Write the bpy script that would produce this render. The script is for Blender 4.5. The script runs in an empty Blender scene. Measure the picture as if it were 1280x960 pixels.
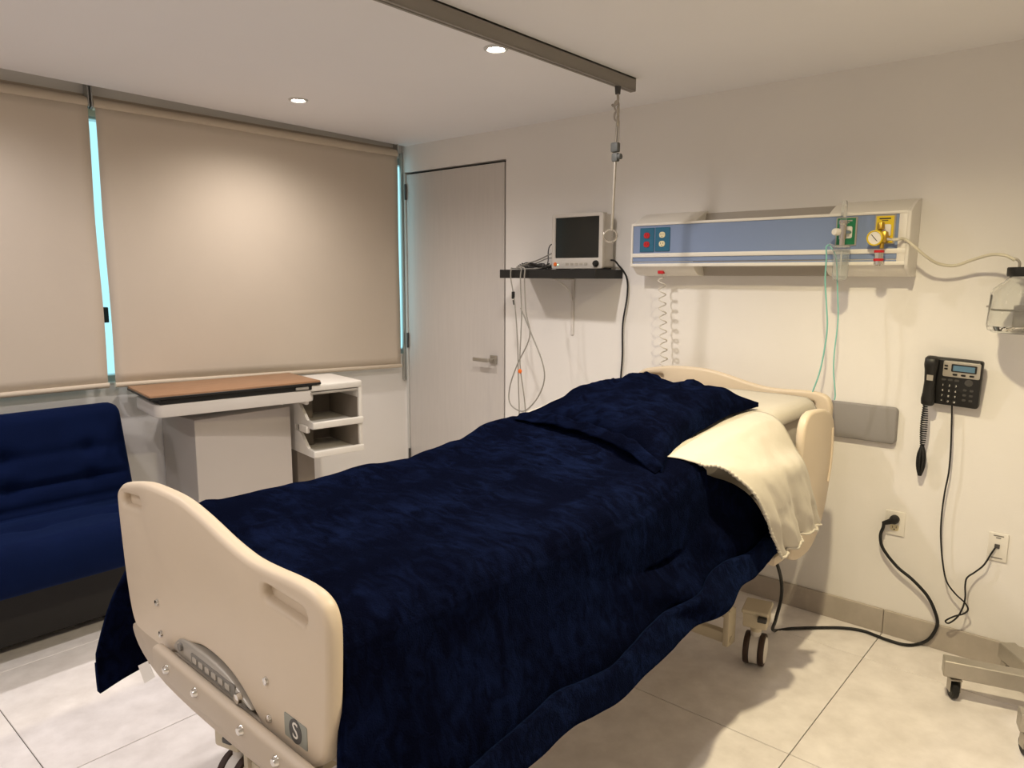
import bpy, bmesh, math, random
from mathutils import Vector, Matrix, noise, Quaternion
random.seed(7)
PI = math.pi
scene = bpy.context.scene
C = scene.collection

# ------------------------------------------------------------------ camera
FPX = 906.16
CAM = Vector((0, 0, 1.5))
ROT = Matrix(((0.75297278, -0.09977428, 0.65044376),
              (0.65803404, 0.10693053, -0.745357),
              (0.00481516, 0.98924767, 0.14617065)))
cd = bpy.data.cameras.new('camera')
cd.sensor_fit = 'HORIZONTAL'; cd.sensor_width = 36.0; cd.lens = FPX / 1280 * 36; cd.clip_start = 0.02
cam = bpy.data.objects.new('camera', cd); C.objects.link(cam)
cam.matrix_world = Matrix.Translation(CAM) @ ROT.to_4x4()
scene.camera = cam

# ------------------------------------------------------------------ world / exposure
world = bpy.data.worlds.new('daylight'); scene.world = world; world.use_nodes = True
wbg = world.node_tree.nodes['Background']
wbg.inputs[0].default_value = (0.70, 0.94, 1.0, 1); wbg.inputs[1].default_value = 1.05
vs = scene.view_settings
vs.view_transform = 'Standard'; vs.look = 'None'; vs.gamma = 1.0; vs.use_curve_mapping = False
vs.exposure = 0.27
# recessed downlights, last two rows unseen and added for ambient light: x, y, watts, colour (the lamps are built with their own light further down)
DOWNLIGHTS = [
    (-3.205, 2.086, 37, (1.0, 0.92, 0.86)), (-1.932, 2.114, 53, (1.0, 0.93, 0.88)), (-0.62, 1.88, 118, (1.0, 0.85, 0.54)),
    (-3.205, 0.72, 22, (1.0, 0.96, 1.0)), (-1.932, 0.72, 22, (1.0, 0.94, 0.94)), (-0.62, 0.72, 19, (1.0, 0.90, 0.78)),
    (-3.205, -0.65, 36, (1.0, 0.97, 1.0)), (-1.932, -0.65, 32, (1.0, 0.95, 0.97)), (-0.62, -0.65, 24, (1.0, 0.91, 0.84)),
]

# ------------------------------------------------------------------ pixel -> place helpers
def ray(px, py):
    return ROT @ Vector((px - 640, -(py - 480), -FPX)).normalized()
def on_plane(px, py, q, n):
    w = ray(px, py); n = Vector(n)
    return CAM + w * ((Vector(q) - CAM).dot(n) / w.dot(n))
def back(px, py, y=3.252): return on_plane(px, py, (0, y, 0), (0, 1, 0))
def left(px, py, x=-3.8): return on_plane(px, py, (x, 0, 0), (1, 0, 0))
def hor(px, py, z=0.0): return on_plane(px, py, (0, 0, z), (0, 0, 1))

# ------------------------------------------------------------------ materials
def lin(c):
    return tuple((v / 12.92 if v <= 0.04045 else ((v + 0.055) / 1.055) ** 2.4) for v in c)
def rgb(r, g, b): return lin((r / 255, g / 255, b / 255))
def mat(name, col, rough=0.5, metal=0.0, var=0.0, vscale=8.0, bump=0.0, bscale=60.0, sheen=0.0, sheen_tint=None,
        trans=0.0, ior=1.45, emit=None, estr=0.0, col2=None, spec=None, stretch=None, coat=0.0):
    m = bpy.data.materials.new(name); m.use_nodes = True
    nt = m.node_tree; b = nt.nodes['Principled BSDF']
    b.inputs['Base Color'].default_value = (*col, 1); b.inputs['Roughness'].default_value = rough
    b.inputs['Metallic'].default_value = metal; b.inputs['IOR'].default_value = ior
    if spec is not None: b.inputs['Specular IOR Level'].default_value = spec
    if sheen:
        b.inputs['Sheen Weight'].default_value = sheen; b.inputs['Sheen Roughness'].default_value = 0.35
        b.inputs['Sheen Tint'].default_value = (*(sheen_tint or (1, 1, 1)), 1)
    if trans: b.inputs['Transmission Weight'].default_value = trans
    if coat: b.inputs['Coat Weight'].default_value = coat; b.inputs['Coat Roughness'].default_value = 0.15
    if emit: b.inputs['Emission Color'].default_value = (*emit, 1); b.inputs['Emission Strength'].default_value = estr
    if var or bump or col2:
        tc = nt.nodes.new('ShaderNodeTexCoord'); mp = nt.nodes.new('ShaderNodeMapping')
        nt.links.new(tc.outputs['Object'], mp.inputs[0])
        if stretch: mp.inputs['Scale'].default_value = stretch
    if var or col2:
        n = nt.nodes.new('ShaderNodeTexNoise'); n.inputs['Scale'].default_value = vscale; n.inputs['Detail'].default_value = 6
        n.inputs['Roughness'].default_value = 0.62
        nt.links.new(mp.outputs[0], n.inputs['Vector'])
        r = nt.nodes.new('ShaderNodeValToRGB'); r.color_ramp.elements[0].position = 0.32; r.color_ramp.elements[1].position = 0.68
        c2 = col2 if col2 else tuple(min(1, v * (1 + var)) for v in col)
        c1 = col if col2 else tuple(v * (1 - var) for v in col)
        r.color_ramp.elements[0].color = (*c1, 1); r.color_ramp.elements[1].color = (*c2, 1)
        nt.links.new(n.outputs[0], r.inputs[0]); nt.links.new(r.outputs[0], b.inputs['Base Color'])
    if bump:
        n2 = nt.nodes.new('ShaderNodeTexNoise'); n2.inputs['Scale'].default_value = bscale; n2.inputs['Detail'].default_value = 3
        nt.links.new(mp.outputs[0], n2.inputs['Vector'])
        bp = nt.nodes.new('ShaderNodeBump'); bp.inputs['Strength'].default_value = bump; bp.inputs['Distance'].default_value = 0.004
        nt.links.new(n2.outputs[0], bp.inputs['Height']); nt.links.new(bp.outputs[0], b.inputs['Normal'])
    return m
M = {}
M['wall'] = mat('wall_paint', rgb(231, 227, 222), 0.75, var=0.015, vscale=2.0, bump=0.06, bscale=140)
M['ceiling'] = mat('ceiling_paint', rgb(238, 236, 237), 0.8, var=0.01, vscale=1.5)
M['tile'] = mat('floor_tile', rgb(221, 214, 209), 0.42, col2=rgb(242, 236, 232), vscale=8, bump=0.02, bscale=40)
M['base_tile'] = mat('baseboard_tile', rgb(168, 158, 146), 0.5, col2=rgb(182, 172, 160), vscale=9)
M['grout'] = mat('grout', rgb(92, 86, 80), 0.9)
M['door'] = mat('door_laminate', rgb(200, 194, 188), 0.55, var=0.03, vscale=6, stretch=(9, 9, 0.5))
M['dark'] = mat('gap_shade', rgb(48, 44, 40), 0.8)
M['blind'] = mat('blind_fabric', rgb(203, 190, 173), 0.9, var=0.015, vscale=3, bump=0.05, bscale=900)
M['blind_tube'] = mat('blind_tube_fabric', rgb(200, 186, 166), 0.8)
M['alu'] = mat('aluminium', rgb(190, 190, 186), 0.35, 0.85)
M['alu_white'] = mat('white_aluminium', rgb(205, 203, 198), 0.45)
M['steel'] = mat('brushed_steel', rgb(178, 172, 162), 0.38, 0.8, var=0.05, vscale=20)
M['chrome'] = mat('chrome', rgb(215, 212, 206), 0.16, 1.0)
M['track'] = mat('track_paint', rgb(142, 136, 128), 0.5, 0.2)
M['wood'] = mat('wood_laminate', rgb(140, 104, 76), 0.42, col2=rgb(162, 124, 92), vscale=7, stretch=(10, 0.8, 1))
M['black'] = mat('black_plastic', rgb(24, 23, 22), 0.45)
M['black_shelf'] = mat('black_laminate', rgb(20, 19, 17), 0.5)
M['rubber'] = mat('black_rubber', rgb(18, 17, 16), 0.55)
M['white'] = mat('white_plastic', rgb(226, 221, 212), 0.4)
M['white_metal'] = mat('white_metal', rgb(216, 210, 203), 0.45)
M['white_shaded'] = mat('shaded_white_laminate', rgb(190, 182, 175), 0.55)  # white box darkened in colour for the overbed table's shadow
M['taupe'] = mat('taupe_metal', rgb(128, 118, 106), 0.5)
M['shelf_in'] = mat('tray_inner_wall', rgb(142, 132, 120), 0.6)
M['beige'] = mat('beige_bed_plastic', rgb(206, 190, 168), 0.42, bump=0.03, bscale=300)
M['beige_dk'] = mat('beige_bed_metal', rgb(180, 166, 148), 0.45)
M['bed_metal'] = mat('bed_base_metal', rgb(200, 188, 164), 0.45)
M['silver'] = mat('silver_plastic', rgb(176, 170, 160), 0.35, 0.3)
M['grey'] = mat('grey_plastic', rgb(122, 118, 112), 0.5)
M['grey_dk'] = mat('dark_grey_plastic', rgb(70, 68, 66), 0.5)
M['bumper'] = mat('grey_vinyl', rgb(138, 134, 132), 0.55)
M['sheet'] = mat('white_cotton', rgb(194, 187, 174), 0.85, bump=0.35, bscale=45, sheen=0.1)
def plush(name, c1, c2, sheen, s1, s2):
    """navy plush: broad brushed patches plus short streaks of lifted pile, velvet highlights painted into the lighter tone"""
    m = mat(name, c1, 0.9, bump=0.7, bscale=260, sheen=sheen, sheen_tint=rgb(80, 112, 180), spec=0.0)
    nt = m.node_tree; b = nt.nodes['Principled BSDF']; mp = [n for n in nt.nodes if n.type == 'MAPPING'][0]
    a = nt.nodes.new('ShaderNodeTexNoise'); a.inputs['Scale'].default_value = s1; a.inputs['Detail'].default_value = 5; a.inputs['Distortion'].default_value = 0.8
    m2 = nt.nodes.new('ShaderNodeMapping'); m2.inputs['Rotation'].default_value = (0.3, 0.2, 0.7); m2.inputs['Scale'].default_value = (1, 2.6, 1.6)
    nt.links.new(mp.outputs[0], m2.inputs[0])
    c = nt.nodes.new('ShaderNodeTexNoise'); c.inputs['Scale'].default_value = s2; c.inputs['Detail'].default_value = 4; c.inputs['Distortion'].default_value = 1.2
    nt.links.new(mp.outputs[0], a.inputs[0]); nt.links.new(m2.outputs[0], c.inputs[0])
    mul = nt.nodes.new('ShaderNodeMath'); mul.operation = 'MULTIPLY'; nt.links.new(a.outputs[0], mul.inputs[0]); nt.links.new(c.outputs[0], mul.inputs[1])
    r = nt.nodes.new('ShaderNodeValToRGB'); r.color_ramp.elements[0].position = 0.20; r.color_ramp.elements[1].position = 0.42
    r.color_ramp.elements[0].color = (*c1, 1); r.color_ramp.elements[1].color = (*c2, 1)  # lighter tone paints in the velvet highlights of the pile
    nt.links.new(mul.outputs[0], r.inputs[0]); nt.links.new(r.outputs[0], b.inputs['Base Color'])
    return m
M['navy'] = plush('navy_plush', rgb(6, 8, 22), rgb(13, 20, 44), 0.05, 4.5, 13)
M['navy_hem'] = plush('navy_plush_hem', rgb(8, 11, 27), rgb(18, 27, 54), 0.10, 9, 22)
M['sofa'] = mat('blue_woven_fabric', rgb(10, 21, 52), 0.85, var=0.12, vscale=6, bump=0.35, bscale=500, sheen=0.14, sheen_tint=rgb(90, 130, 215), spec=0.05)
M['sofa_dk'] = mat('sofa_underframe', rgb(30, 28, 28), 0.7)
M['blue_panel'] = mat('slate_blue_panel', rgb(126, 143, 176), 0.5)
M['teal'] = mat('teal_plate', rgb(38, 98, 128), 0.5)
M['red'] = mat('red_plastic', rgb(190, 26, 34), 0.4)
M['ivory'] = mat('ivory_plastic', rgb(226, 214, 176), 0.45)
M['green'] = mat('green_plate', rgb(24, 118, 74), 0.45)
M['yellow'] = mat('yellow_plate', rgb(226, 196, 36), 0.45)
M['brass'] = mat('brass', rgb(196, 160, 70), 0.3, 0.9)
M['clear'] = mat('clear_plastic', (0.95, 0.97, 0.96), 0.06, trans=0.92, ior=1.25)
M['glass'] = mat('jar_glass', (0.97, 0.98, 0.97), 0.02, trans=1.0, ior=1.45)
M['teal_tube'] = mat('teal_tubing', rgb(128, 190, 180), 0.3)
M['clear_tube'] = mat('milky_tubing', rgb(205, 198, 178), 0.3)
M['cable_grey'] = mat('grey_cable', rgb(150, 146, 138), 0.5)
M['cord_white'] = mat('white_cord', rgb(206, 200, 190), 0.5)
M['clamp_grey'] = mat('clamp_grey', rgb(96, 98, 96), 0.55)
M['orange'] = mat('orange_plastic', rgb(236, 112, 34), 0.4)
M['screen'] = mat('dark_screen', rgb(20, 24, 22), 0.12, spec=0.6)
M['lcd'] = mat('lcd_screen', rgb(92, 126, 150), 0.3)
M['mon'] = mat('monitor_case', rgb(196, 190, 182), 0.45)
M['tyre'] = mat('brown_tyre', rgb(58, 40, 30), 0.6)
M['ink'] = mat('dark_print', rgb(52, 50, 48), 0.6)
M['lamp'] = mat('lamp_lens', (1, 1, 1), 0.3, emit=(1.0, 0.93, 0.84), estr=40)
M['plate_logo'] = mat('logo_plate', rgb(142, 144, 134), 0.4, 0.1)
M['led'] = mat('led', (0.3, 1, 0.4), 0.3, emit=(0.5, 1, 0.6), estr=2)

def pane_mat():
    m = bpy.data.materials.new('window_glass'); m.use_nodes = True
    nt = m.node_tree; nt.nodes.clear()
    o = nt.nodes.new('ShaderNodeOutputMaterial'); t = nt.nodes.new('ShaderNodeBsdfTransparent'); g = nt.nodes.new('ShaderNodeBsdfGlossy')
    t.inputs[0].default_value = (0.80, 0.97, 1.0, 1); g.inputs[1].default_value = 0.02
    mx = nt.nodes.new('ShaderNodeMixShader'); mx.inputs[0].default_value = 0.06
    nt.links.new(t.outputs[0], mx.inputs[1]); nt.links.new(g.outputs[0], mx.inputs[2]); nt.links.new(mx.outputs[0], o.inputs[0])
    return m
M['pane'] = pane_mat()

# ------------------------------------------------------------------ mesh helpers
class MB:
    """collects verts/faces; every shape added lands in ONE mesh"""
    def __init__(s): s.v = []; s.f = []
    def add(s, vs, fs):
        n = len(s.v); s.v += [Vector(v) for v in vs]; s.f += [tuple(i + n for i in f) for f in fs]; return s
    def bm(s, b, mtx=None):
        b.verts.index_update()
        s.add([(mtx @ v.co if mtx else v.co.copy()) for v in b.verts], [[v.index for v in f.verts] for f in b.faces]); b.free(); return s
    def box(s, c, size, bev=0.0, seg=2, mtx=None):
        b = bmesh.new(); bmesh.ops.create_cube(b, size=1.0)
        for v in b.verts: v.co = Vector((v.co.x * size[0], v.co.y * size[1], v.co.z * size[2]))
        if bev: bmesh.ops.bevel(b, geom=list(b.edges), offset=min(bev, min(size) * 0.48), segments=seg, affect='EDGES', profile=0.5)
        t = Matrix.Translation(Vector(c))
        return s.bm(b, t @ mtx if mtx else t)
    def box2(s, lo, hi, bev=0.0, seg=2):
        lo = Vector(lo); hi = Vector(hi); return s.box((lo + hi) / 2, hi - lo, bev, seg)
    def cyl(s, p0, p1, r, n=16, r1=None, cap=True):
        p0 = Vector(p0); p1 = Vector(p1); r1 = r if r1 is None else r1
        d = (p1 - p0).normalized(); a = d.orthogonal().normalized(); b = d.cross(a)
        vs = [p + (a * math.cos(2 * PI * i / n) + b * math.sin(2 * PI * i / n)) * rr for p, rr in ((p0, r), (p1, r1)) for i in range(n)]
        fs = [(i, (i + 1) % n, n + (i + 1) % n, n + i) for i in range(n)]
        if cap: fs += [tuple(range(n))[::-1], tuple(range(n, 2 * n))]
        return s.add(vs, fs)
    def lathe(s, prof, o=(0, 0, 0), ax=(0, 0, 1), n=24):
        o = Vector(o); d = Vector(ax).normalized(); a = d.orthogonal().normalized(); b = d.cross(a)
        vs = []; fs = []
        for r, h in prof:
            for i in range(n):
                vs.append(o + d * h + (a * math.cos(2 * PI * i / n) + b * math.sin(2 * PI * i / n)) * max(r, 1e-4))
        for j in range(len(prof) - 1):
            for i in range(n):
                fs.append((j * n + i, j * n + (i + 1) % n, (j + 1) * n + (i + 1) % n, (j + 1) * n + i))
        return s.add(vs, fs)
    def tube(s, pts, r, n=8, res=6, closed=False):
        P = smooth_path(pts, res, closed)
        t0 = (P[1] - P[0]).normalized(); a = t0.orthogonal().normalized(); vs = []; fs = []; prev = t0
        for i, p in enumerate(P):
            if closed: t = (P[(i + 1) % len(P)] - P[i - 1]).normalized()
            else: t = (P[min(i + 1, len(P) - 1)] - P[max(i - 1, 0)]).normalized()
            a = prev.rotation_difference(t) @ a; a = (a - t * a.dot(t)).normalized(); prev = t; b = t.cross(a)
            for k in range(n): vs.append(p + (a * math.cos(2 * PI * k / n) + b * math.sin(2 * PI * k / n)) * r)
        m = len(P)
        for i in range(m if closed else m - 1):
            j = (i + 1) % m
            for k in range(n): fs.append((i * n + k, i * n + (k + 1) % n, j * n + (k + 1) % n, j * n + k))
        if not closed: fs += [tuple(range(n))[::-1], tuple(range((m - 1) * n, m * n))]
        return s.add(vs, fs)
    def prism(s, outline, depth, mtx, holes=(), bev=0.0, seg=2):
        """outline in local XY, extruded along local +Z by depth, then placed by mtx"""
        b = bmesh.new(); es = []
        for loop in (outline, *holes):
            vv = [b.verts.new((p[0], p[1], 0)) for p in loop]
            es += [b.edges.new((vv[i], vv[(i + 1) % len(vv)])) for i in range(len(vv))]
        if holes: bmesh.ops.triangle_fill(b, use_beauty=True, use_dissolve=False, edges=es)
        else: b.faces.new(list(b.verts))
        ge = bmesh.ops.extrude_face_region(b, geom=list(b.faces))
        for e in ge['geom']:
            if isinstance(e, bmesh.types.BMVert): e.co.z += depth
        bmesh.ops.recalc_face_normals(b, faces=list(b.faces))
        if bev:
            ed = [e for e in b.edges if len(e.link_faces) == 2 and e.calc_face_angle(0) > 0.9 and abs(e.verts[0].co.z - e.verts[1].co.z) < 1e-6]
            bmesh.ops.bevel(b, geom=ed, offset=bev, segments=seg, affect='EDGES', profile=0.5)
        return s.bm(b, mtx)
    def grid(s, pts):
        nr = len(pts); nc = len(pts[0])
        return s.add([p for row in pts for p in row], [(i * nc + j, i * nc + j + 1, (i + 1) * nc + j + 1, (i + 1) * nc + j) for i in range(nr - 1) for j in range(nc - 1)])

def smooth_path(pts, res=6, closed=False):
    P = [Vector(p) for p in pts]
    if res <= 1 or len(P) < 3: return P
    out = []; n = len(P)
    for i in range(n if closed else n - 1):
        if closed: p0, p1, p2, p3 = P[i - 1], P[i], P[(i + 1) % n], P[(i + 2) % n]
        else: p0, p1, p2, p3 = P[max(i - 1, 0)], P[i], P[i + 1], P[min(i + 2, n - 1)]
        for k in range(res):
            t = k / res
            out.append(0.5 * ((2 * p1) + (p2 - p0) * t + (2 * p0 - 5 * p1 + 4 * p2 - p3) * t * t + (3 * p1 - p0 - 3 * p2 + p3) * t ** 3))
    if not closed: out.append(P[-1])
    return out
def spline2(pts, res=4, closed=True):
    return [(p.x, p.y) for p in smooth_path([(a, b, 0) for a, b in pts], res, closed)]
def rrect(w, h, r, n=4, cx=0, cy=0):
    o = []
    for sx, sy, a0 in ((1, 1, 0), (-1, 1, 90), (-1, -1, 180), (1, -1, 270)):
        for k in range(n + 1):
            a = math.radians(a0 + 90 * k / n)
            o.append((cx + sx * (w / 2 - r) + r * math.cos(a), cy + sy * (h / 2 - r) + r * math.sin(a)))
    return o
def axes(o, x, y, z):
    """matrix whose columns are local axes placed at o"""
    m = Matrix((x, y, z)).transposed().to_4x4(); m.translation = Vector(o); return m
FRONT = lambda o=(0, 0, 0): axes(o, Vector((1, 0, 0)), Vector((0, 0, 1)), Vector((0, -1, 0)))   # outline in XZ, extruded toward -Y (to the room)

def link(name, mesh, m, parent=None, loc=(0, 0, 0)):
    o = bpy.data.objects.new(name, mesh); C.objects.link(o); o.location = loc
    if m is not None and len(mesh.materials) == 0: mesh.materials.append(M[m] if isinstance(m, str) else m)
    if parent is not None: o.parent = parent
    return o
def obj(name, mb, m, parent=None, world=False, smooth=35, base=False):
    """ONE mesh object; vertices in the parent's local space (or in world space if world=True)"""
    vs = mb.v
    if world and parent is not None:
        chain = Matrix.Identity(4); p = parent
        while p is not None: chain = p.matrix_basis @ chain; p = p.parent
        inv = chain.inverted(); vs = [inv @ v for v in vs]
    lo = Vector([min(v[i] for v in vs) for i in range(3)]); hi = Vector([max(v[i] for v in vs) for i in range(3)])
    c = (lo + hi) / 2
    if parent is None: c.z = lo.z
    me = bpy.data.meshes.new(name); me.from_pydata([v - c for v in vs], [], mb.f); me.validate()
    b = bmesh.new(); b.from_mesh(me); bmesh.ops.recalc_face_normals(b, faces=list(b.faces)); b.to_mesh(me); b.free()
    if smooth:
        me.shade_smooth(); me.set_sharp_from_angle(angle=math.radians(smooth))
    me.update()
    return link(name, me, m, parent, c)
def tag(o, label, cat, group=None):
    o['label'] = label; o['category'] = cat
    if group: o['group'] = group
    return o
def thing(name, label, cat, loc=(0, 0, 0), rotz=0.0, group=None):
    o = bpy.data.objects.new(name, None); C.objects.link(o); o.empty_display_size = 0.05
    o.location = loc; o.rotation_euler = (0, 0, rotz)
    return tag(o, label, cat, group)
def struct(o): o['kind'] = 'structure'; return o
def struct_empty(name, loc=(0, 0, 0)):
    o = bpy.data.objects.new(name, None); C.objects.link(o); o.location = loc; o['kind'] = 'structure'; return o
def text_mesh(body, size, mtx, depth=0.0005):
    cu = bpy.data.curves.new('txt', 'FONT'); cu.body = body; cu.size = size; cu.align_x = 'CENTER'; cu.align_y = 'CENTER'; cu.extrude = depth
    cu.resolution_u = 3
    o = bpy.data.objects.new('txt', cu); C.objects.link(o)
    me = o.to_mesh(); mb = MB(); mb.add([mtx @ v.co for v in me.vertices], [tuple(p.vertices) for p in me.polygons])
    o.to_mesh_clear(); bpy.data.objects.remove(o); bpy.data.curves.remove(cu); return mb
def lerp_table(tab, x):
    if x <= tab[0][0]: return tab[0][1]
    for (a, va), (b, vb) in zip(tab, tab[1:]):
        if x <= b:
            t = (x - a) / (b - a); t = t * t * (3 - 2 * t) * 0.5 + t * 0.5; return va + (vb - va) * t
    return tab[-1][1]

# ================================================================== THE ROOM
XL, XR, YB, YF, ZC = -3.82, 1.0, 3.252, -1.55, 2.345
# floor: grout bed + tiles
fl = struct(obj('floor', MB().box2((XL - 0.15, YF - 0.15, -0.12), (XR + 0.15, YB + 0.15, -0.004)), 'grout', smooth=0))
gx = [-0.72 + 0.81 * k for k in range(-5, 4)]; gy = [2.972 + 0.795 * k for k in range(-7, 2)]
def spans(lines, a, b):
    ls = [a] + [l for l in lines if a + 0.02 < l < b - 0.02] + [b]; return list(zip(ls, ls[1:]))
tile_cache = {}
for x0, x1 in spans(gx, XL, XR):
    for y0, y1 in spans(gy, YF, YB):
        key = (round(x1 - x0, 3), round(y1 - y0, 3))
        if key not in tile_cache:
            t = obj('tile', MB().box((0, 0, 0), (x1 - x0 - 0.003, y1 - y0 - 0.003, 0.01), 0.0012, 1), 'tile', None, smooth=0)
            tile_cache[key] = t.data; bpy.data.objects.remove(t)
        o = link('tile', tile_cache[key], None, fl, (0, 0, 0))
        o.location = Vector(((x0 + x1) / 2, (y0 + y1) / 2, -0.01)) - fl.location
# ceiling
cpoly = [(-3.555, YF - .15), (XR + .15, YF - .15), (XR + .15, YB + .15), (-3.790, YB + .15)]
mb = MB().prism(cpoly, .055, Matrix.Translation((0, 0, ZC))).box2((XL - .15, YF - .15, ZC + .055), (XR + .15, YB + .15, ZC + .15))
struct(obj('ceiling', mb, 'ceiling', smooth=0))
# back wall with the door opening
DX0, DX1, DZ = -3.80, -2.892, 2.178
struct(obj('wall_back', MB().box2((XL, YB, 0), (DX0, YB + 0.14, ZC + .055)).box2((DX0, YB, DZ), (DX1, YB + 0.14, ZC)).box2((DX1, YB, 0), (XR + 0.15, YB + 0.14, ZC)), 'wall', smooth=0))
# left wall with the window opening
WY0, WY1, WZ0, WZ1 = -0.72, YB + .06, 0.965, 2.27
struct(obj('wall_left', MB().box2((XL - 0.14, YF - 0.15, 0), (XL, YB + .06, WZ0)).box2((XL - 0.14, YF - 0.15, WZ1), (XL, YB + .06, ZC + .055)).box2((XL - 0.14, YF - 0.15, WZ0), (XL, WY0, WZ1)), 'wall', smooth=0))
struct(obj('wall_right', MB().box2((XR, YF - 0.15, 0), (XR + 0.14, YB, ZC)), 'wall', smooth=0))
struct(obj('wall_front', MB().box2((XL, YF - 0.14, 0), (XR, YF, ZC)), 'wall', smooth=0))
# baseboards: tile pieces
bb = struct_empty('baseboard_back', (-1.0, YB, 0))
for x0, x1 in spans(gx, DX1 + 0.03, XR):
    obj('tile', MB().box2((x0 + 0.001, YB - 0.013, 0.0), (x1 - 0.001, YB, 0.105), 0.002, 1), 'base_tile', bb, world=True, smooth=0)
bl = struct_empty('baseboard_left', (XL, 1.0, 0))
for y0, y1 in spans(gy, YF, YB - 0.02):
    obj('tile', MB().box2((XL, y0 + 0.001, 0.0), (XL + 0.013, y1 - 0.001, 0.105), 0.002, 1), 'base_tile', bl, world=True, smooth=0)
# door: laminate leaf in a shadow gap
dr = struct_empty('door_1', ((DX0 + DX1) / 2, YB + 0.03, 0))
obj('leaf', MB().box2((DX0 + 0.022, YB + 0.006, 0.006), (DX1 - 0.017, YB + 0.045, DZ - 0.015), 0.001, 1), 'door', dr, world=True, smooth=0)
obj('gap_shade_sheet', MB().box2((DX0, YB + 0.05, 0), (DX1, YB + 0.06, DZ)), 'dark', dr, world=True, smooth=0)  # dark sheet standing in for the shade inside the door gap
obj('jamb', MB().box2((DX0 + 0.001, YB - 0.004, 0), (DX0 + 0.018, YB + 0.05, DZ - 0.003), 0.002, 1), 'alu_white', dr, world=True, smooth=0)
for py in (240, 425, 568):
    z = back(509, py).z
    obj('hinge', MB().cyl((DX0 + 0.022, YB - 0.004, z - 0.05), (DX0 + 0.022, YB - 0.004, z + 0.05), 0.008, 10), 'grey_dk', dr, world=True)
hp = back(617, 449.5, YB)
hd = obj('handle', MB().box((hp.x, YB - 0.001, hp.z), (0.052, 0.014, 0.052), 0.002, 1), 'steel', dr, world=True, smooth=0)
hl = back(594, 453, YB - 0.05)
mb = MB().cyl((hp.x, YB - 0.005, hp.z), (hp.x, YB - 0.055, hp.z), 0.010, 12)
mb.box(((hp.x + hp.x - 0.115) / 2, YB - 0.052, hp.z - 0.002), (0.135, 0.012, 0.022), 0.003, 2)
obj('lever', mb, 'steel', hd, world=True)
# window: frame, mullions, panes, corner profile
wn = struct_empty('window_1', (XL - 0.08, (WY0 + WY1) / 2, WZ0))
xw = XL - 0.045
mb = MB()
for a, b in (((WY0, WZ0), (WY1, WZ0 + 0.045)), ((WY0, WZ1 - 0.045), (WY1, WZ1)), ((WY0, WZ0), (WY0 + 0.045, WZ1)), ((WY1 - 0.012, WZ0), (WY1, WZ1))):
    mb.box2((xw - 0.03, a[0], a[1]), (xw + 0.03, b[0], b[1]), 0.003, 1)
obj('window_frame', mb, 'alu', wn, world=True, smooth=0)
ml = [0.35, 2.25]
for y in ml: obj('mullion', MB().box2((xw - 0.025, y - 0.025, WZ0 + 0.04), (xw + 0.025, y + 0.025, WZ1 - 0.04), 0.003, 1), 'alu', wn, world=True, smooth=0)
for y0, y1 in spans(ml, WY0 + 0.02, WY1 - 0.01):
    obj('pane', MB().box2((xw - 0.004, y0 + 0.01, WZ0 + 0.02), (xw + 0.004, y1 - 0.01, WZ1 - 0.02)), 'pane', wn, world=True, smooth=0)
obj('latch', MB().box2((xw + 0.03, 1.325, 1.27), (xw + 0.06, 1.375, 1.345), 0.004, 2), 'black', wn, world=True)
obj('window_sill', MB().box2((XL - 0.13, WY0, WZ0 - 0.001), (XL + 0.006, WY1, WZ0 + 0.012), 0.002, 1), 'white_metal', wn, world=True, smooth=0)
zt = 2.30; zb = left(510, 475, -3.79).z
obj('corner_profile', MB().box2((XL + 0.004, YB - 0.024, zb), (XL + 0.020, YB - 0.002, zt), 0.003, 2), 'alu', wn, world=True)

# ------------------------------------------------------------------ recessed downlights
def downlight(x, y, watts, col, label, group=None):
    t = thing('recessed_downlight', label, 'light', (x, y, ZC), 0, group)
    obj('trim_ring', MB().lathe([(0.030, 0.0), (0.030, -0.004), (0.036, -0.0075), (0.044, -0.006), (0.047, 0.0)], n=28), 'alu_white', t)
    obj('lens', MB().lathe([(0.0, -0.0042), (0.026, -0.0042), (0.030, -0.002), (0.030, 0.0)], n=28), 'lamp', t)
    ld = bpy.data.lights.new('downlight_beam', 'SPOT'); ld.energy = watts; ld.color = col
    ld.spot_size = math.radians(158); ld.spot_blend = 1.0; ld.shadow_soft_size = 0.035
    lo = bpy.data.objects.new('downlight_beam', ld); C.objects.link(lo); lo.parent = t; lo.location = (0, 0, -0.03)
labels = {0: 'small glowing recessed downlight in the ceiling beside the closed window blinds',
          1: 'small glowing recessed downlight in the ceiling just beside the grey ceiling track',
          2: 'small recessed downlight in the ceiling in front of the bed head panel'}
for k, w_ in {3: 'above the blue sofa', 4: 'above the foot of the bed', 5: 'above the open floor beside the bed foot',
              6: 'near the wall facing the bed, beyond the blue sofa', 7: 'near the wall facing the bed, beside grey track', 8: 'near the wall facing the bed, clear of track'}.items():
    labels[k] = 'small unseen recessed downlight added for ambient light ' + w_
for i, (x, y, w, c) in enumerate(DOWNLIGHTS): downlight(x, y, w, c, labels[i], 'recessed ceiling downlights')

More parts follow.
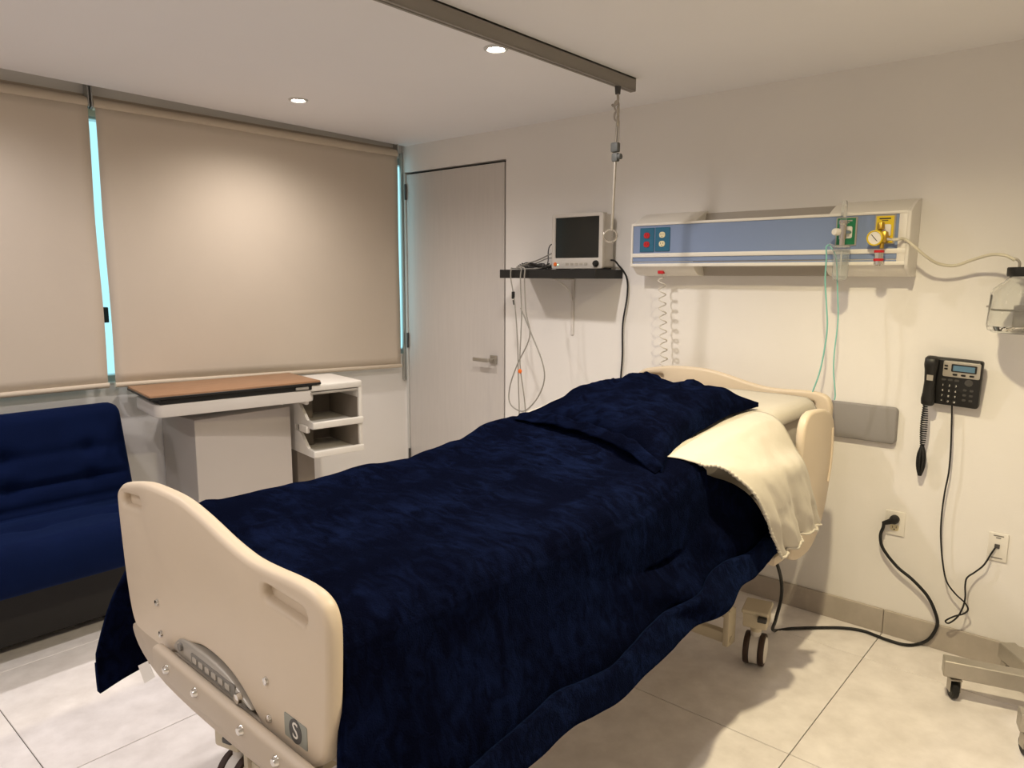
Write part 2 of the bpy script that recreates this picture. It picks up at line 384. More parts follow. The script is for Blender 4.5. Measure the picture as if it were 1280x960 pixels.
# ------------------------------------------------------------------ roller blinds
def blind(y0, y1, zb0, zb1, label, wav=0.0):
    x = XL + 0.034
    t = thing('roller_blind', label, 'blind', (x, (y0 + y1) / 2, (zb0 + zb1) / 2), 0, 'closed roller blinds')
    zt = 2.285
    obj('roller_tube', MB().cyl((x, y0 - 0.004, zt), (x, y1 + 0.004, zt), 0.028, 20), 'blind_tube', t, world=True)
    for yy in (y0 - 0.009, y1 + 0.009):
        obj('bracket', MB().box2((x - .025, yy - .003, zt - .018), (x + .025, yy + .003, ZC + .042), 0.002, 1), 'alu', t, world=True, smooth=0)
        obj('tube_cap', MB().cyl((x, yy - 0.004, zt), (x, yy + 0.004, zt), 0.024, 16), 'grey', t, world=True)
    obj('ceiling_rail', MB().box2((x - 0.03, y0 - 0.012, ZC + .040), (x + 0.035, y1 + 0.012, ZC + .0545), 0.002, 1), 'alu_white', t, world=True, smooth=0)
    obj('leak_stop', MB().box2((XL + .0005, y0 - 0.012, 2.235), (XL + .004, y1 + 0.012, 2.330)), 'blind_tube', t, world=True, smooth=0)  # added strip that blocks daylight leaking in above the blind
    rows = []; ny = 40; nz = 24; xf = x + 0.020
    for i in range(nz + 1):
        v = i / nz; row = []
        for j in range(ny + 1):
            u = j / ny; zb = zb0 + (zb1 - zb0) * u
            edge = wav * math.sin(v * 9 + 1) * (math.exp(-(u / 0.05) ** 2) + math.exp(-((1 - u) / 0.05) ** 2))
            cur = 0.010 * (math.exp(-(u / 0.04) ** 2) + math.exp(-((1 - u) / 0.04) ** 2)) * v
            row.append((xf + cur * 0.6 + 0.002 * math.sin(u * 7 + v * 3), y0 + (y1 - y0) * u + edge * 0.5, zt + (zb - zt) * v))
        rows.append(row)
    fo = obj('fabric', MB().grid(rows), 'blind', t, world=True)
    so = fo.modifiers.new('thick', 'SOLIDIFY'); so.thickness = 0.0012
    obj('bottom_bar', MB().cyl((xf + 0.004, y0 - 0.002, zb0 - 0.004), (xf + 0.004, y1 + 0.002, zb1 - 0.004), 0.013, 14), 'blind_tube', t, world=True)
blind(-0.75, 1.333, 0.985, 0.975, 'beige roller blind pulled down over the window behind the blue sofa', 0.006)
blind(1.366, 3.168, 0.972, 0.908, 'wide beige roller blind pulled down behind the overbed table beside the door', 0.004)

# ================================================================== HOSPITAL BED
TH = math.radians(1.2); BM0 = Vector((-1.42, 3.06, 0))
UX = Vector((math.cos(TH), -math.sin(TH), 0)); UY = Vector((math.sin(TH), math.cos(TH), 0))
def bloc(P): d = P - BM0; return Vector((d.dot(UX), d.dot(UY), P.z))
def bed_x(px, py, lx): return bloc(on_plane(px, py, BM0 + UX * lx, UX))
def bed_y(px, py, ly): return bloc(on_plane(px, py, BM0 + UY * ly, UY))
bed = thing('hospital_bed', 'beige hospital bed with curved plastic head and foot boards on casters', 'bed', BM0, -TH)
OUT = [(-.449, .93), (-.442, .962), (-.41, .985), (-.374, .995), (-.28, 1.012), (-.181, 1.017), (-.09, 1.016), (-.022, 1.007), (.05, .992), (.113, .977), (.18, .965), (.235, .96),
       (.30, .961), (.367, .964), (.427, .962), (.463, .950), (.482, .925), (.487, .885), (.481, .78), (.472, .697), (.458, .652), (.425, .625), (.385, .617), (.309, .615), (.255, .622),
       (.225, .640), (.195, .66), (.16, .679), (.12, .693), (.069, .701), (0, .701), (-.049, .69), (-.10, .665), (-.138, .642), (-.17, .624), (-.208, .615), (-.30, .611), (-.36, .613),
       (-.39, .626), (-.41, .66), (-.427, .73), (-.440, .83)]
def slot_loop(cx, cz, w, h, ang):
    c, s = math.cos(ang), math.sin(ang)
    return [(cx + x * c - y * s, cz + x * s + y * c) for x, y in rrect(w, h, h * 0.45)]
SL = bed_y(165, 628.5, -2.39); SR = bed_y(354.5, 754.5, -2.39)
def board(name, dz, yfront, bottom=None, face=-1):
    out = spline2([(x, z + dz) if (bottom is None or z > .75) else (x, max(z + dz - bottom, 0.5)) for x, z in OUT], 3)
    sl = slot_loop(-.355, .953 + dz, .118, .030, 0.10); sr = slot_loop(.345, .912 + dz, .150, .030, -0.05)
    b = obj(name, MB().prism(out, 0.036, FRONT((0, yfront + 0.036, 0)), holes=(sl, sr), bev=0.012, seg=3), 'beige', bed, smooth=50)
    for l in (sl, sr):
        cx = sum(p[0] for p in l) / len(l); cz = sum(p[1] for p in l) / len(l)
        big = [(cx + (p[0] - cx) * 1.04, cz + (p[1] - cz) * 1.15) for p in l]
        obj('grip_recess', MB().prism(big, 0.010, FRONT((0, yfront + 0.031, 0))), 'beige', b, world=False, smooth=50).location -= b.location
    return b
foot = board('footboard', 0.0, -2.392)
head = board('headboard', 0.072, 0.0, bottom=0.12)
def sub(parent, name, mb, m, smooth=35):
    """sub-part given in bed-local coordinates under a part of the bed"""
    o = obj(name, mb, m, bed, smooth=smooth); o.parent = parent; o.location -= parent.location; return o
for px, py in ((197, 753), (202, 792), (333, 851), (337, 898)):
    p = bed_y(px, py, -2.392)
    sub(foot, 'screw', MB().lathe([(0, .006), (.007, .005), (.009, .0), (.009, -.002)], (p.x, -2.392, p.z), (0, -1, 0), 12), 'chrome')
# logo plate with the S emblem
pc = [bed_y(*q, -2.394) for q in ((354, 890), (382.5, 910), (384, 941.6), (355.5, 917.7))]
pm = sum(pc, Vector()) / 4
pw = ((pc[1] - pc[0]).length + (pc[2] - pc[3]).length) / 2; ph = ((pc[0] - pc[3]).length + (pc[1] - pc[2]).length) / 2
lp = sub(foot, 'logo_plate', MB().prism(rrect(pw, ph, .004, 3), .002, FRONT((pm.x, -2.391, pm.z)), bev=.0006, seg=1), 'plate_logo')
ring = [Vector((pm.x + .021 * math.cos(a), -2.3945, pm.z + .024 * math.sin(a))) for a in [2 * PI * k / 24 for k in range(24)]]
lg = text_mesh('S', .046, FRONT((pm.x, -2.3935, pm.z)), .0006)
lg2 = MB().prism([(p.x, p.z) for p in ring], .0012, FRONT((0, -2.3925, 0)))
d1 = sub(foot, 'logo_disc', lg2, 'grey_dk')
d2 = sub(foot, 'logo_letter', lg, 'white', smooth=0)
# bracket bar with four bolts, control panel in the arch, lower end cover
bar = obj('bracket_bar', MB().box2((-.20, -2.425, .583), (.47, -2.398, .648), .010, 3), 'beige_dk', bed)
for px, py in ((208, 837), (243.7, 865.6), (300.8, 913), (344.7, 951.6)):
    p = bed_y(px, py, -2.426)
    sub(bar, 'bolt', MB().lathe([(0, .009), (.007, .008), (.011, .001), (.011, -.003)], (p.x, -2.425, p.z), (0, -1, 0), 14), 'chrome')
arch = spline2([(-.135, .648), (-.128, .672), (-.09, .690), (-.02, .694), (.06, .693), (.12, .686), (.17, .668), (.215, .648), (.10, .646), (-.03, .646)], 3)
cp = obj('control_panel', MB().prism(arch, .026, FRONT((0, -2.372, 0)), bev=.005, seg=2), 'silver', bed, smooth=50)
sub(cp, 'keypad', MB().prism(rrect(.20, .026, .006, 3), .003, FRONT((.055, -2.396, .665))), 'grey', 0)
for k in range(6):
    sub(cp, 'button', MB().prism(rrect(.020, .013, .003, 2), .0025, FRONT((-.025 + .03 * k, -2.3985, .665))), 'silver', 0)
sub(cp, 'knob', MB().lathe([(0, .008), (.009, .007), (.010, 0)], (-.095, -2.397, .672), (0, -1, 0), 14), 'grey')
sub(cp, 'knob', MB().lathe([(0, .010), (.010, .009), (.011, 0)], (.172, -2.397, .660), (0, -1, 0), 14), 'chrome')
cov = spline2([(-.405, .60), (-.39, .626), (-.3, .63), (0, .63), (.3, .63), (.40, .626), (.415, .60), (.38, .56), (.25, .53), (0, .52), (-.22, .525), (-.35, .555)], 3)
obj('end_cover', MB().prism(cov, .03, FRONT((0, -2.362, 0)), bev=.006), 'beige_dk', bed, smooth=50)
# head side rail on the free side
rail = spline2([(-.335, 1.02), (-.395, 1.018), (-.435, .995), (-.455, .94), (-.458, .82), (-.47, .68), (-.50, .56), (-.515, .51), (-.45, .475), (-.336, .476), (-.25, .52), (-.19, .60), (-.150, .716), (-.132, .82), (-.135, .92), (-.165, .975), (-.235, 1.01)], 3)
rl = obj('side_rail', MB().prism(rail, .034, axes((.518, 0, 0), Vector((0, 1, 0)), Vector((0, 0, 1)), Vector((1, 0, 0))), bev=.012, seg=3), 'beige', bed, smooth=50)
sub(rl, 'grip_edge', MB().tube([(.552, -.168, .93), (.553, -.162, .86), (.553, -.166, .78), (.552, -.18, .72)], .006, 8), 'beige')
obj('rail_arm', MB().box2((.40, -.60, .49), (.53, -.50, .525), .008, 2), 'beige', bed)
# deck, lift columns and base frame
obj('deck_frame', MB().box2((-.42, -2.34, .60), (.42, -.06, .70), .012, 2), 'beige_dk', bed)
obj('deck', MB().box2((-.43, -2.34, .70), (.43, -.06, .722), .006, 2), 'grey', bed)
for y in (-.75, -1.85):
    for x in (-.12, .12):
        obj('lift_arm', MB().box2((x - .03, y - .03, .20), (x + .03, y + .03, .62), .006, 1), 'bed_metal', bed)
for x in (-.12, .12):
    obj('base_rail', MB().box2((x - .025, -2.20, .165), (x + .025, -.42, .225), .006, 2), 'bed_metal', bed)
for y in (-.505, -2.12):
    for z in (.222, .118):
        obj('cross_bar', MB().box2((-.36, y - .018, z - .022), (.34, y + .018, z + .022), .005, 2), 'bed_metal', bed)
    for x in (-.33, .33):
        obj('corner_plate', MB().box2((x - .012, y - .030, .09), (x + .012, y + .035, .235), .005, 2).cyl((x + .010, y - .005, .115), (x + .016, y - .005, .115), .014, 14), 'bed_metal', bed)
def caster(x, y, ang):
    mt = Matrix.Translation((x, y, 0)) @ Matrix.Rotation(ang, 4, 'Z')
    def pl(mb): mb.v = [mt @ v for v in mb.v]; return mb
    c = obj('caster', pl(MB().box2((-.045, -.05, .165), (.045, .06, .225), .008, 2).box2((-.05, -.055, .222), (.05, .065, .240), .004, 1).cyl((0, 0, .14), (0, 0, .18), .022, 14)), 'bed_metal', bed)
    sub(c, 'hood', pl(MB().lathe([(.0, -.016), (.058, -.016), (.058, .016), (.0, .016)], (0, 0, .0645), (1, 0, 0), 24).cyl((0, 0, .10), (0, 0, .15), .020, 14)), 'white_metal')
    for s in (-1, 1):
        w = sub(c, 'wheel', pl(MB().lathe([(.050, .017 * s), (.060, .018 * s), (.0625, .022 * s), (.0625, .034 * s), (.060, .038 * s), (.047, .039 * s)], (0, 0, .0645), (1, 0, 0), 28)), 'tyre')
        h = sub(c, 'hub', pl(MB().lathe([(.050, .018 * s), (.050, .0395 * s), (.044, .042 * s), (.02, .0425 * s), (0, .0425 * s)], (0, 0, .0645), (1, 0, 0), 28)), 'white')
    sub(c, 'brake_pedal', pl(MB().box2((.012, -.075, .205), (.046, -.045, .222), .004, 2)), 'grey_dk')
for x, y, a in ((.40, -.415, .25), (-.40, -.415, -.1), (.40, -2.13, .1), (-.40, -2.13, .3)): caster(x, y, a)

# ------------------------------------------------------------------ mattress (rests on the bed)
def ztop(ly): return lerp_table([(-2.4, .872), (-1.45, .868), (-1.25, .885), (-1.02, .932), (-.8, .965), (-.58, .998), (-.4, 1.012), (0, 1.02)], ly)
mb = MB(); rows = []
for i in range(41):
    ly = -2.335 + (2.335 - .075) * i / 40; zt = ztop(ly) - .012; zb = .724; row = []
    r = .05; w = .45
    for k in range(4):
        for q in range(5):
            a = math.radians(k * 90 + q * 22.5); cx = (w - r) * (1 if k in (0, 3) else -1); cz = (zt - r) if k < 2 else (zb + r)
            row.append(Vector((cx + r * math.cos(a), ly, cz + r * math.sin(a))))
    row.append(row[0].copy()); rows.append(row)
mb.grid(rows); n = len(rows[0]); mb.f += [tuple(range(n - 1))[::-1], tuple(range(40 * n, 41 * n - 1))]
def bedworld(mb): mt = Matrix.Translation(BM0) @ Matrix.Rotation(-TH, 4, 'Z'); mb.v = [mt @ v for v in mb.v]; return mb
tag(obj('mattress', bedworld(mb), 'sheet'), 'white covered mattress lying on the hospital bed under the blanket', 'mattress')

def fn(x, y, z=0.0, s=1.0): return noise.noise(Vector((x * s, y * s, z * s)))
# ------------------------------------------------------------------ plush blanket
HEMR = [(-2.42, .46), (-1.99, .495), (-1.82, .499), (-1.69, .492), (-1.395, .514), (-1.095, .548), (-.844, .558), (-.69, .57), (-.58, .575)]
HEML = [(-2.42, .345), (-2.2, .42), (-1.9, .47), (-1.2, .50), (-.6, .53)]
NU, NV = 150, 150
def blanket_pt(u, v, off=0.0):
    """u 0..1 left hem to right hem, v 0..1 foot to head"""
    # head edge: level across the top, running on toward the head down both sides
    side = max(0.0, (abs(u - .5) - .26) / .24)
    eh = (-1.02 if u > .5 else -.95) + (.44 if u > .5 else .25) * side ** .8
    fo = -2.352 - (.062 if u < .5 else .045) * min(1, max(0.0, (abs(u - .5) - .30) / .14))
    ly = fo + (eh - fo) * v
    zt = ztop(ly) + .012 + .006 * fn(u * 3, ly, 5, 2.2)
    hr = lerp_table(HEMR, ly); hl = lerp_table(HEML, ly)
    fl = math.exp(-((ly + 2.40) / .16) ** 2)                     # the foot corners flare out past the board
    tl = [(-.575 - .06 * fl, hl), (-.555 - .08 * fl, hl + .12), (-.525 - .06 * fl, hl + (zt - hl) * .5), (-.495, zt - .13), (-.472, zt - .045), (-.435, zt - .006), (-.36, zt + .004)]
    tr = [(.36, zt + .006), (.425, zt - .003), (.462, zt - .04), (.482, zt - .12), (.500, hr + (zt - hr) * .52), (.532, hr + .11), (.562, hr)]
    tp_ = .035 * max(0.0, min(1.0, (ly + .90) / .22))
    tr[-1] = (tr[-1][0] - tp_, tr[-1][1]); tr[-2] = (tr[-2][0] - tp_ * .6, tr[-2][1])
    cs = tl + [(-.2, zt + .006), (0, zt + .008), (.2, zt + .008)] + tr
    # arc-length style table
    n = len(cs) - 1
    f = u * n; i = min(int(f), n - 1); t = f - i
    p0, p1, p2, p3 = cs[max(i - 1, 0)], cs[i], cs[i + 1], cs[min(i + 2, n)]
    cr = lambda a, b, c, d: 0.5 * ((2 * b) + (c - a) * t + (2 * a - 5 * b + 4 * c - d) * t * t + (3 * b - a - 3 * c + d) * t ** 3)
    x = cr(p0[0], p1[0], p2[0], p3[0]); z = cr(p0[1], p1[1], p2[1], p3[1])
    # hanging folds
    drop = max(0.0, min(1.0, (zt - z - .03) / .3)) if u > .5 else max(0.0, min(1.0, (zt - z - .03) / .3))
    s = 1 if u > .5 else -1
    fold = .010 * math.sin(ly * 9.0 + 1.3 * math.sin(ly * 3.1) + 4 * z) + .018 * fn(ly, z * .6, 2 if s > 0 else 9, 3.2) + .005 * math.sin(ly * 23 + 3 * z + s)
    hw = max(0.0, min(1.0, ((hr if s > 0 else hl) + .13 - z) / .13)); fold *= 1 - .6 * hw
    x += s * drop * fold
    # slack pocket under the knee break on the free side
    if s > 0:
        pk = math.exp(-((ly + 1.30) / .26) ** 2) * math.exp(-((z - .74) / .10) ** 2); x -= .045 * pk
        rg = math.exp(-(((ly + 1.3) * .9 + (z - .63) * 2.2) / .10) ** 2) * math.exp(-((ly + 1.2) / .4) ** 2); x += .032 * rg * drop
        dg = math.sin((ly * .8 + z * 2.4) * 16) * math.exp(-((ly + 1.15) / .4) ** 2) * drop * (1 - hw); x += .014 * dg
    if z > .70 and drop > .02: x = s * max(abs(x), .466 + .012 * min(1, drop * 4))
    z += drop * .004 * math.sin(ly * 13 + s) + .004 * fn(ly, 3, 1, 9) * drop
    # soft wrinkles on top
    top = 1 - drop
    wz = .010 * fn(x, ly, 3, 3.1) + .006 * fn(x, ly * 1.6, 8, 6.5) + .0035 * fn(x * 1.5, ly, 14, 13)
    rid = abs(fn(x * .8 + ly * .5, ly * .5 - x * .4, 21, 3.4)); wz += .012 * max(0, 1 - rid * 7)
    z += top * wz
    return Vector((x, ly, z))
rows = [[blanket_pt(j / NU, i / NV) for j in range(NU + 1)] for i in range(NV + 1)]
# foot end: the plush drops down behind the footboard between the side hangings
bl_o = thing('plush_blanket', 'dark navy plush blanket spread over the hospital bed, hanging down its sides', 'blanket', BM0, -TH)
bf = obj('plush_cloth', MB().grid(rows), 'navy', bl_o, smooth=80)
so = bf.modifiers.new('thick', 'SOLIDIFY'); so.thickness = .014; so.offset = -1
j0, j1 = int(NU * .36), int(NU * .64)
ft = []
for q in range(9):
    ft.append([Vector((rows[0][j].x, -2.352 + .004 * math.sin(q), rows[0][j].z - .03 * q)) for j in range(int(NU * .33), int(NU * .67) + 1)])
fe = obj('foot_tuck', MB().grid(ft), 'navy', bl_o, smooth=80)
def hem_strip(jr):
    g = []
    for i in range(NV + 1):
        row = []
        for j in jr:
            p = rows[i][j]; s = 1 if p.x > 0 else -1
            row.append(p + Vector((s * (.010 + .004 * fn(p.y, p.z, 4, 12)), 0, -.002)))
        g.append(row)
    return g
hs = obj('hem_band', MB().grid(hem_strip(range(NU - 7, NU + 1))), 'navy_hem', bl_o, smooth=80)
hs.modifiers.new('thick', 'SOLIDIFY').thickness = .016
hs = obj('hem_band', MB().grid(hem_strip(range(0, 8))), 'navy_hem', bl_o, smooth=80)
hs.modifiers.new('thick', 'SOLIDIFY').thickness = .016
tp = [bed_y(*q, -2.37) for q in ((173, 832), (185, 826), (194, 846), (181, 854))]
obj('care_tag', MB().prism([(p.x, p.z) for p in tp], .001, FRONT((0, -2.37, 0))), 'white', bl_o, smooth=0)

# ------------------------------------------------------------------ white sheet: over the mattress head and hanging on the free side
rows = []
for i in range(51):
    v = i / 50; ly = -1.22 + (1.22 - .07) * v; row = []
    for j in range(41):
        u = j / 40; x = -.47 + .93 * u; zt = ztop(ly) + .004
        e = max(0, abs(x) - .40); z = zt - (.05 - math.sqrt(max(0, .0025 - min(e, .05) ** 2))) if e > 0 else zt
        if x < -.45: z -= .03
        z += .004 * fn(x, ly, 2, 7) * (1 if e == 0 else .4)
        row.append(Vector((x, ly, z)))
    rows.append(row)
sh = thing('bed_sheet', 'white cotton sheet over the head of the bed, one corner hanging down the side', 'sheet', BM0, -TH)
o = obj('top_cloth', MB().grid(rows), 'sheet', sh, smooth=80); o.modifiers.new('thick', 'SOLIDIFY').thickness = .003
# drape: top edge on the mattress edge, then front edge / back edge / bottom edge read off the cloth
fe_ = [Vector((.34, -1.10, ztop(-1.10) + .036)), Vector((.425, -1.085, ztop(-1.085) + .034)), Vector((.470, -1.06, ztop(-1.06) + .014)), bed_x(905, 586, .520), bed_x(935, 610, .575), bed_x(958, 645, .610), bed_x(970, 675, .618), bed_x(979, 698, .618)]
be_ = [Vector((.34, -.47, ztop(-.47) + .008)), Vector((.425, -.47, ztop(-.47) + .004)), Vector((.478, -.47, ztop(-.47) - .03)), Vector((.535, -.485, .905)), bed_x(1006, 578, .590), bed_x(1012, 605, .602), bed_x(1020, 635, .612), bed_x(1025, 655, .616)]
FE = smooth_path(fe_, 10); BE = smooth_path(be_, 10)
rows = []
for i in range(len(FE)):
    v = i / (len(FE) - 1); row = []
    for j in range(41):
        u = j / 40; p = FE[i].lerp(BE[i], u)
        hump = math.sin(PI * u)
        p = p + Vector((.012 * hump * math.sin(PI * min(1, v * 1.3)) * min(1, max(0, v - .25) * 4), 0, 0))
        w = max(0.0, v - .30) / .70
        p.x += w * (.016 * math.sin(u * 15 + 3 * v) * hump + .012 * fn(u * 5, v * 4, 1, 1.6) + .006 * fn(u * 14, v * 11, 4, 1.0))
        p.z += .003 * fn(u * 9, v * 9, 7, 1) + .012 * hump * v * v
        p.x += w * (.007 * fn(u * 11 + v * 4, v * 7, 3, 1.0) + .005 * math.sin(u * 34 + 5 * v) * v)
        row.append(p)
    rows.append(row)
dp = obj('side_drape', MB().grid(rows), 'sheet', sh, smooth=80); dp.modifiers.new('thick', 'SOLIDIFY').thickness = .003
# gathered lace edge along the front and bottom of the drape
ed = [r[0] for r in rows[18:]] + [rows[-1][j] for j in range(2, 41, 2)]
pe = []
for k, p in enumerate(smooth_path(ed, 2)): pe.append(p + Vector((.002 + .0025 * math.sin(k * 2.1), 0, .002 * math.sin(k * 1.7))))
obj('gathered_hem', MB().tube(pe, .0045, 6, 1), 'sheet', sh, smooth=80)

# ------------------------------------------------------------------ navy pillow
P_LF = Vector((-.35, -.985, .90)); P_RF = Vector((.40, -1.175, .90)); P_RB = Vector((.375, -.45, 1.0)); P_LB = Vector((-.25, -.38, 1.02))
def pillow_pt(u, v, sgn):
    a = P_LF.lerp(P_RF, u); b = P_LB.lerp(P_RB, u); p = a.lerp(b, v)
    U = 2 * u - 1; V = 2 * v - 1
    h = ((max(0, 1 - abs(U) ** 3.4) ** .5) if U > 0 else (max(0, 1 - abs(U) ** 2.6) ** .68)) * (max(0, 1 - abs(V) ** 2.8) ** .55)
    pinch = .06 * (1 - abs(V) ** 2) * U ** 3 * -1, .05 * (1 - abs(U) ** 2) * V ** 3 * -1
    p.x += pinch[0]; p.y += pinch[1]
    flo = max(ztop(p.y) + .022, p.z - .01)
    if sgn > 0:
        wr = .022 * fn(u * 4, v * 3, 3, 1.5) + .013 * fn(u * 9, v * 8, 6, 1.3) + .016 * max(0, 1 - abs(fn(u * 2.6 + v, v * 2 - u, 9, 1.4)) * 7)
        p.z = flo + h * (.102 + wr) + .012 * (1 - h)
    else: p.z = flo - .004 + .0 * h
    return p
pl_o = thing('plush_pillow', 'pillow in a dark navy plush case lying at the head of the bed', 'pillow', BM0, -TH)
N = 56
up = [[pillow_pt(j / N, i / N, 1) for j in range(N + 1)] for i in range(N + 1)]
dn = [[pillow_pt(j / N, i / N, -1) for j in range(N + 1)] for i in range(N + 1)]
mb = MB().grid(up).grid(dn); W = N + 1; S = W * W
rim = [j for j in range(N)] + [i * W + N for i in range(N)] + [N * W + j for j in range(N, 0, -1)] + [i * W for i in range(N, 0, -1)]
mb.f += [(rim[k], rim[(k + 1) % len(rim)], rim[(k + 1) % len(rim)] + S, rim[k] + S) for k in range(len(rim))]
obj('pillow_case', mb, 'navy', pl_o, smooth=80)
# flat flange along the open (foot side) edge
fg = []
for i in range(6):
    q = i / 5; row = []
    for j in range(41):
        u = j / 40; p = pillow_pt(u, 0.02, 1); d = Vector((-.28, -.96, 0)) * (.030 * q)
        pp = p + d; pp.z = max(ztop(pp.y) + .022, p.z - .030 * q + .008 * fn(u * 9, q, 3, 1.5)) + .002; row.append(pp)
    fg.append(row)
o = obj('flange', MB().grid(fg), 'navy', pl_o, smooth=80); o.modifiers.new('thick', 'SOLIDIFY').thickness = .005

# ================================================================== SOFA
sofa = thing('futon_sofa', 'dark blue tufted fabric futon sofa against the window wall', 'sofa', (-3.45, 0.35, 0))
def tufted(L, D, T, r, tufts, creases, nx=90, ny=40):
    """rounded cushion: length L (x), depth D (y), thickness T (z); dimples on its top face"""
    def skin(u, v, top):
        x = (u - .5) * L; y = (v - .5) * D
        ex = max(0, abs(x) - (L / 2 - r)); ey = max(0, abs(y) - (D / 2 - r)); e = min(1, math.hypot(ex, ey) / r)
        if math.hypot(ex, ey) > r:
            k = r / math.hypot(ex, ey); x = math.copysign(L / 2 - r + ex * k, x) if ex else x; y = math.copysign(D / 2 - r + ey * k, y) if ey else y
        z = (T / 2 - r) + r * math.sqrt(max(0, 1 - e * e))
        if top:
            for cy, dep, wd in creases: z -= dep * math.exp(-((y - cy) / wd) ** 2) * (1 - e)
            for tx, ty in tufts: z -= .030 * math.exp(-((x - tx) ** 2 + (y - ty) ** 2) / .0016) * (1 - e)
            z += .006 * fn(x, y, 1, 4) * (1 - e)
            return Vector((x, y, z))
        return Vector((x, y, -z))
    a = [[skin(j / nx, i / ny, True) for j in range(nx + 1)] for i in range(ny + 1)]
    b = [[skin(j / nx, i / ny, False) for j in range(nx + 1)] for i in range(ny + 1)]
    mb = MB().grid(a).grid(b); W = nx + 1; S = W * (ny + 1)
    rim = list(range(nx)) + [i * W + nx for i in range(ny)] + [ny * W + j for j in range(nx, 0, -1)] + [i * W for i in range(ny, 0, -1)]
    mb.f += [(rim[k], rim[(k + 1) % len(rim)], rim[(k + 1) % len(rim)] + S, rim[k] + S) for k in range(len(rim))]
    return mb
SY0, SY1 = -0.62, 1.345; L = SY1 - SY0
tx = [(-.8 + .32 * k) for k in range(6)]
# seat: length along world Y, depth along world X
seat = tufted(L, .60, .20, .075, [(x, -.03) for x in tx], [(-.03, .010, .03), (.17, .010, .03)])
mt = Matrix.Translation((-3.325, (SY0 + SY1) / 2, .395)) @ Matrix.Rotation(math.radians(-3), 4, 'Y') @ Matrix.Rotation(PI / 2, 4, 'Z')
seat.v = [mt @ v for v in seat.v]; obj('seat', seat, 'sofa', sofa, world=True, smooth=80)
bk = tufted(L, .50, .17, .06, [(x, .045) for x in tx] + [(x, -.085) for x in tx], [(.045, .008, .02), (-.085, .022, .014), (-.175, .014, .016)])
A = Vector((-3.60, 0, .41)); Bv = Vector((-3.735, 0, .895)); up_ = (Bv - A).normalized(); nrm = Vector((up_.z, 0, -up_.x))
cen = (A + Bv) / 2 - nrm * .0
mt = axes((cen.x + .012, (SY0 + SY1) / 2, cen.z), Vector((0, 1, 0)), up_, nrm)
bk.v = [mt @ v for v in bk.v]; obj('backrest', bk, 'sofa', sofa, world=True, smooth=80)
obj('underframe', MB().box2((-3.58, SY0 + .06, .04), (-3.26, SY1 - .08, .305), .01, 1), 'sofa_dk', sofa, world=True)
for x in (-3.53, -3.36):
    for y in (SY0 + .24, SY1 - .24):
        obj('leg', MB().cyl((x, y, 0), (x, y, .06), .018, 12, .026), 'sofa_dk', sofa, world=True)

# ================================================================== PEDESTAL + OVERBED TABLE
pd = thing('box_pedestal', 'plain white box pedestal under the overbed table against the window wall', 'pedestal', (-3.63, 1.86, 0))
obj('body', MB().box2((XL + .014, 1.594, 0.0), (-3.445, 2.12, .80), .002, 1), 'white_shaded', pd, world=True, smooth=0)
TA = math.radians(-8.5)
tb = thing('overbed_table', 'white overbed table with wood laminate top and two open side trays', 'table', (-3.484, 1.792, 0), TA)
# local: x across (to the room), y along the wall
obj('table_top', MB().box2((-.20, -.415, .942), (.20, .415, .960), .005, 2), 'wood', tb)
obj('top_edge', MB().box2((-.2015, -.4165, .938), (.2015, .4165, .9515), .003, 1), 'black', tb)
obj('tilt_frame', MB().box2((-.17, -.37, .912), (.188, .40, .939), .003, 1).box2((-.17, .10, .905), (.17, .13, .93), .003, 1), 'black', tb)
obj('slide_bar', MB().box2((.186, .28, .917), (.196, .35, .931), .003, 1), 'silver', tb)
mb = MB().prism(rrect(.37, .78, .04, 5), .062, axes((0, .0, .850), Vector((1, 0, 0)), Vector((0, 1, 0)), Vector((0, 0, 1))), bev=.008)
obj('beam_tray', mb, 'white_metal', tb)
# side unit: shell with two open trays
cx0, cx1, cy0, cy1 = -.185, .185, .365, .662
sh_ = obj('tray_cabinet', MB().box2((cx0, cy0, .90), (cx1 + .005, cy1, .938), .010, 3)
          .box2((cx0, cy1 - .022, .545), (cx1, cy1, .905), .006, 2).box2((cx0, cy0, .545), (cx0 + .02, cy1, .905), .004, 1)
          .box2((cx0, cy0, .545), (-.03, cy0 + .02, .905), .004, 1), 'white', tb)
for z in (.545, .700):
    side = [(-.185, z), (.19, z), (.19, z + .035), (.12, z + .04), (.03, z + .115), (-.185, z + .15)]
    t_ = obj('tray', MB().box2((cx0 + .004, cy0 + .003, z), (cx1 + .012, cy1 - .003, z + .016), .006, 2)
             .box2((cx1 - .006, cy0, z), (cx1 + .014, cy1, z + .038), .007, 3)
             .prism(side, .016, axes((0, cy0 + .001, 0), Vector((1, 0, 0)), Vector((0, 0, 1)), Vector((0, 1, 0))), bev=.0), 'white', tb)
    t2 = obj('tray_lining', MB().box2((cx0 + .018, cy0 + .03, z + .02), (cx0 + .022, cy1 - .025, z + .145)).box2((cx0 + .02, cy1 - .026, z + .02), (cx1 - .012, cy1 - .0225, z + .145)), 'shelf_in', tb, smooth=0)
    obj('clip', MB().box2((.04, cy0 - .012, z + .125), (.135, cy0 + .012, z + .165), .008, 2), 'white', tb)
obj('rail_strip', MB().box2((cx0 + .04, cy0 - .002, .885), (cx1 + .008, cy1 - .03, .897), .003, 1), 'silver', tb)
obj('column', MB().box2((-.14, .378, .05), (-.05, .48, .90), .005, 2), 'taupe', tb)
obj('base_leg', MB().box2((-.16, .36, .05), (.12, .50, .085), .010, 2), 'taupe', tb)
obj('base_leg', MB().box2((.10, -.28, .05), (.15, .60, .080), .010, 2), 'taupe', tb)
